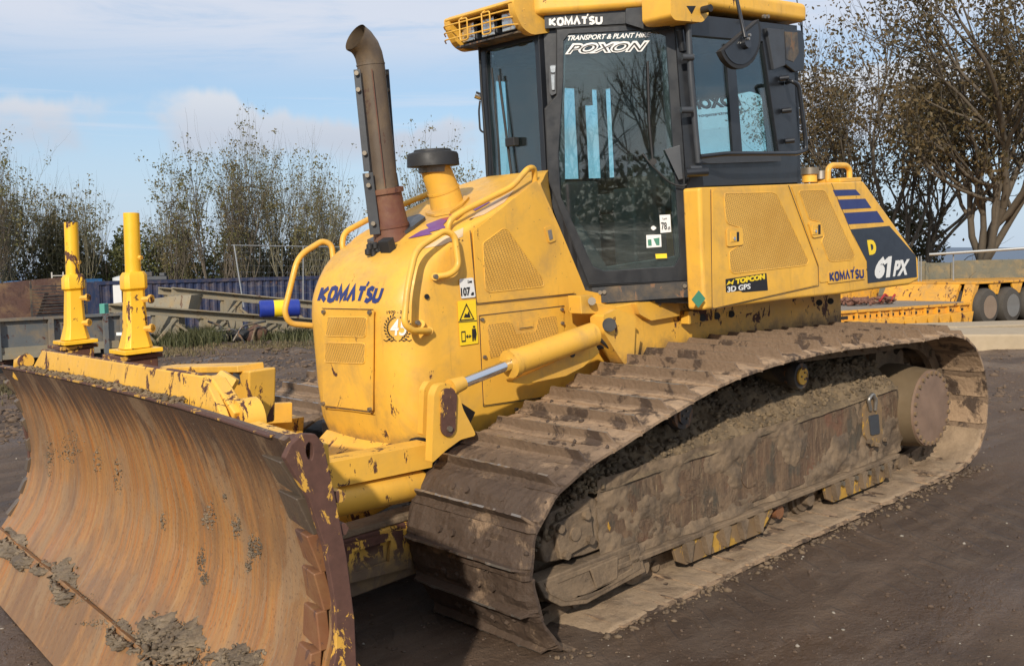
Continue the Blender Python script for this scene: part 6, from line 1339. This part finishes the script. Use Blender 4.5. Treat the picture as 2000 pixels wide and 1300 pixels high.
for px in (1794, 1799): MB().tube([inf(px, 500, 26.5), inf(px, 562, 26.5)], .014, 8).build('pole', gal, fp2)
orange_d = paint('orange_paint_side', (.68, .33, .035), .35, .8, rough=.55)
deckw = plain('weathered_deck_timber', (.22, .19, .155), .85, var=.35)
fm, L = frame_at(1650, 1890, 21.5, 25.0); L += 6.5   # near side of the trailer
A0, A1 = V3((0, 0, 0)), V3((L, 0, 0)); gzt = 0.0
def tx(px, py=600):   # trailer-frame x of an image column on its near side
    D = fm.inverted().to_3x3() @ (M3 @ ray(px, py)); C0 = fm.inverted() @ CW; k_ = -C0.y/D.y; return (C0+D*k_).x, (C0+D*k_).z
tr = tag(empty('low_loader_trailer', mw=fm), 'orange low loader trailer with plank deck parked behind the dozer', 'trailer')
xd0, zdt0 = tx(1645, 615); xd1, zdt1 = tx(1890, 592); _, zbt = tx(1645, 645); _, zbt1 = tx(1890, 620); zt0, zb0 = (zdt0+zdt1)/2, (zbt+zbt1)/2
MB().box((xd0-1.5, -.05, zb0), (xd1+.0, .0, zt0)).build('side_beam', orange_d, tr, bevel=.01)
MB().box((xd0-1.5, -.06, zt0), (xd1, .06, zt0+.05)).build('top_flange', orange_d, tr, bevel=.006); MB().box((xd0-1.5, -.06, zb0-.03), (xd1, .05, zb0)).build('bottom_flange', orange_d, tr)
n = 11; px_list = np.linspace(1652, 1878, n)
for px in px_list:
    x, _ = tx(px, 615); s_ = .25; zz0 = zt0-.16
    MB().prism([[V3((x-s_, .01, zz0)), V3((x+s_*.8, .01, zz0+.02)), V3((x+s_*.55, .01, zz0-.20)), V3((x+s_*.3, .01, zz0-.26)), V3((x-s_*.5, .01, zz0-.26))]], (0, .16, 0)).build('outrigger_pocket', orange, tr, bevel=.012)
    MB().box((x-s_*.6, .0, zt0-.12), (x+s_*.2, .012, zt0-.06)).build('slot', ink, tr); MB().box((x+s_*1.05, .0, zb0+.0), (x+s_*1.18, .07, zt0-.01)).build('stiffener', orange, tr)
for k in range(9): MB().box((xd0-1.5, -2.5+k*.27, zt0+.03), (xd1-.02, -2.5+k*.27+.25, zt0+.065)).build('deck_plank', deckw, tr)
# raised rear over the wheels, sloping ends
xa, zA = tx(1893, 563); zup = topz(1940, 555, 25.0)
MB().prism([[V3((xd1-.05, .02, zb0)), V3((xd1+.05, .02, zb0)), V3((xd1+.42, .02, zup)), V3((xd1+.25, .02, zup))]], (0, -.25, 0)).build('swan_neck', orange_d, tr, bevel=.01)
MB().box((xd1+.25, -2.5, zup), (L+1.5, .06, zup+.05)).build('rear_deck', orange_d, tr, bevel=.01)
MB().prism([[V3((xd0-1.0, -2.5, zt0+.05)), V3((xd1+.2, -2.5, zt0+.05)), V3((xd1+.35, -2.5, zup)), V3((xd0-.6, -2.5, zup-.03))]], (0, -.06, 0)).build('far_bulkhead', orange_d, tr)
MB().prism([[V3((xd1-.0, -.35, zt0+.05)), V3((xd1+.12, -.35, zt0+.05)), V3((xd1+.35, -.35, zup)), V3((xd1+.25, -.35, zup))]], (0, -1.9, 0)).build('rear_bulkhead', orange_d, tr)
for xc in (tx(1720)[0], tx(1795)[0]): MB().prism([[V3((xc-.5, -2.2, zt0+.07)), V3((xc+.4, -2.2, zt0+.07)), V3((xc+.25, -2.2, zup-.05)), V3((xc-.2, -2.2, zup-.02))]], (0, -.15, 0)).build('ramp_wedge', orange, tr, bevel=.02)
tyre = plain('dusty_tyre', (.055, .048, .040), .8, var=.3)
for px, cy in ((1918, 598), (1963, 592), (2007, 588), (2052, 583)):
    x, _ = tx(px, 598); zc = zb0-.02+.26; R_ = .42; wh = tag(empty('wheel'), None); wh.parent = tr; wh.location = (x, -.1, zc)
    MB().tube([V3((0, y, 0)) for y in (.0, .03, .10, .20, .27, .30)][::-1], [.26, .38, R_, R_, .40, .34], 36, False).tube([V3((0, y, 0)) for y in (-.34, -.31, -.24, -.14, -.07, -.04)][::-1], [.30, .40, R_, R_, .40, .34], 36, False).build('tyre', tyre, wh, smooth=True)
    MB().tube([V3((0, y, 0)) for y in (.285, .30, .29, .18)], [.275, .262, .24, .20], 28, False).build('rim', steel if px > 1940 else plain('rusty_rim', (.33, .24, .17), .5, .5), wh, smooth=True); MB().tube([V3((0, .16, 0)), V3((0, .19, 0))], .205, 24).build('wheel_disc', dustyblack, wh, smooth=True); MB().tube([V3((0, .18, 0)), V3((0, .27, 0))], .085, 16).build('hub', steel, wh, smooth=True)  # dark dish colour stands in for the shade inside the rim
for pa in (1942, 1985, 2030):
    x, _ = tx(pa); MB().prism([[V3((x-.24, .02, zup)), V3((x+.24, .02, zup)), V3((x+.12, .02, zup-.25)), V3((x-.12, .02, zup-.25))]], (0, -.05, 0)).build('arch_gusset', orange, tr, bevel=.008)
MB().box((xd1+.5, -2.2, zb0+.15), (L+1.5, -.5, zup-.1)).build('bogie_frame', dustyblack, tr)
V, F = scatter_rocks([(rng.uniform(tx(1735)[0], tx(1820)[0]), rng.uniform(-1.6, -.6), zt0+.09+rng.uniform(0, .12)) for _ in range(160)], rng.uniform(.03, .09, 160), rng); o = link('spoil_heap', np_mesh('spoil_heap', V, F), plain('red_brown_spoil', (.16, .075, .05), .9, var=.4), tr); o['kind'] = 'stuff'
MB().tube(fillet([V3((tx(1790)[0]+a, -.7, zt0+.15+b_)) for a, b_ in ((-.3, 0), (-.1, .15), (.1, .0), (.25, .12))], .05), .025, 8).build('red_strap', plain('red_strap_cloth', (.30, .02, .02), .7), tr)
# pale concrete beams lying across the right edge
cb_m = plain('dusty_pale_concrete', (.36, .285, .19), .9, var=.22, bscale=12, bstr=.5)
def beam(a, b, w_, h_, lab, da=None):
    A = Wd(*a, z=-.0); Bq = Wd(*b, z=-.0); za, zb_ = gz(A.x, A.y), gz(Bq.x, Bq.y); A.z = za+h_/2-.02; Bq.z = zb_+h_/2-.02
    tag(MB().bar(A, Bq, w_, h_).build('concrete_beam', cb_m, None, bevel=.03, seg=3), lab, 'concrete beam', 'pale concrete beams at the right')
beam((1800, 684), (2160, 640), 1.2, .22, 'pale dusty concrete beam nearer the low loader wheels')
beam((1812, 738), (2180, 738), 1.2, .24, 'pale dusty concrete beam nearer the dozer tail')

# ---- hoses and crumbs round the tracks
for pts in ([U(1170, 660, 'y', .66), U(1192, 678, 'y', .68), U(1212, 700, 'y', .66), U(1205, 730, 'y', .62)], [U(1150, 690, 'y', .60), U(1180, 672, 'y', .64), U(1200, 690, 'y', .64), U(1196, 735, 'y', .60)], [U(1240, 700, 'y', .60), U(1200, 640, 'y', .62), U(1185, 600, 'y', .60)]):
    rail('hydraulic_hose', pts, .014, rubber, DZ, fr=.08)
for pts in ([V3((1.98, .50, .72)), V3((2.1, .42, .78)), V3((2.35, .45, .76)), V3((2.7, .5, .90))],):
    rail('hydraulic_hose', pts, .013, rubber, DZ, fr=.12)
rng = np.random.default_rng(77); pts = []; sz = []
for _ in range(520):
    x, y = rng.uniform(-2.1, 2.0), 1.5+abs(rng.normal(0, .05)); p = M3 @ V3((x, y, 0)); pts.append((p.x, p.y, gz(p.x, p.y)+.004)); sz.append(.004+.018*rng.random()**3)
V, F = scatter_rocks(pts, sz, rng, .6, .4); tag(link('mud_spill', np_mesh('mud_spill', V, F), mud_m('spilled_mud', (.17, .12, .075), (.08, .055, .036), (.4, .7), .8, islands=False)), kind='stuff')
# ---- bare trees and hedge behind the camera, mirrored in the cab glass
for i, (d_, off_, h_, lb_) in enumerate(((24, -3.5, 7.5, 'leafless tree behind the photographer, leftmost of those mirrored in the door'), (22, 1.0, 6.5, 'leafless tree behind the photographer, middle of those mirrored in the door'), (26, 5.0, 8.0, 'leafless tree behind the photographer, rightmost of those mirrored in the door'))):
    q = V3((CW.x, CW.y, 0))+V3((.75, .66, 0))*d_+V3((-.66, .75, 0))*off_
    tree('bare_tree', lb_, 'tree', (q.x, q.y, -.5), h_, 500+i, 3, .6, .08, (6, 5, 4), 3, .10, .12, 700, .06, .15, lf_pop, bark, 'bare trees behind the camera', (0, 0), .36, .4)
q = V3((CW.x, CW.y, 0))+V3((.75, .66, 0))*27; r_h = np.random.default_rng(9); n_ = 9000; pts = np.stack([r_h.uniform(-14, 14, n_), r_h.uniform(-1, 1, n_), r_h.uniform(0, 1, n_)**1.2*2.6+.5*np.sin(r_h.uniform(0, 6, n_))], 1)
pts = np.stack([-pts[:, 0]*.66+pts[:, 1]*.75, pts[:, 0]*.75+pts[:, 1]*.66, pts[:, 2]], 1); hd_ = tag(empty('hedge', (q.x, q.y, -.6)), 'low hedge behind the photographer seen only as a dark reflection', 'hedge'); V, F = leafmesh(pts, .16, r_h); link('crown', np_mesh('crown', V, F), lf_dk, hd_)
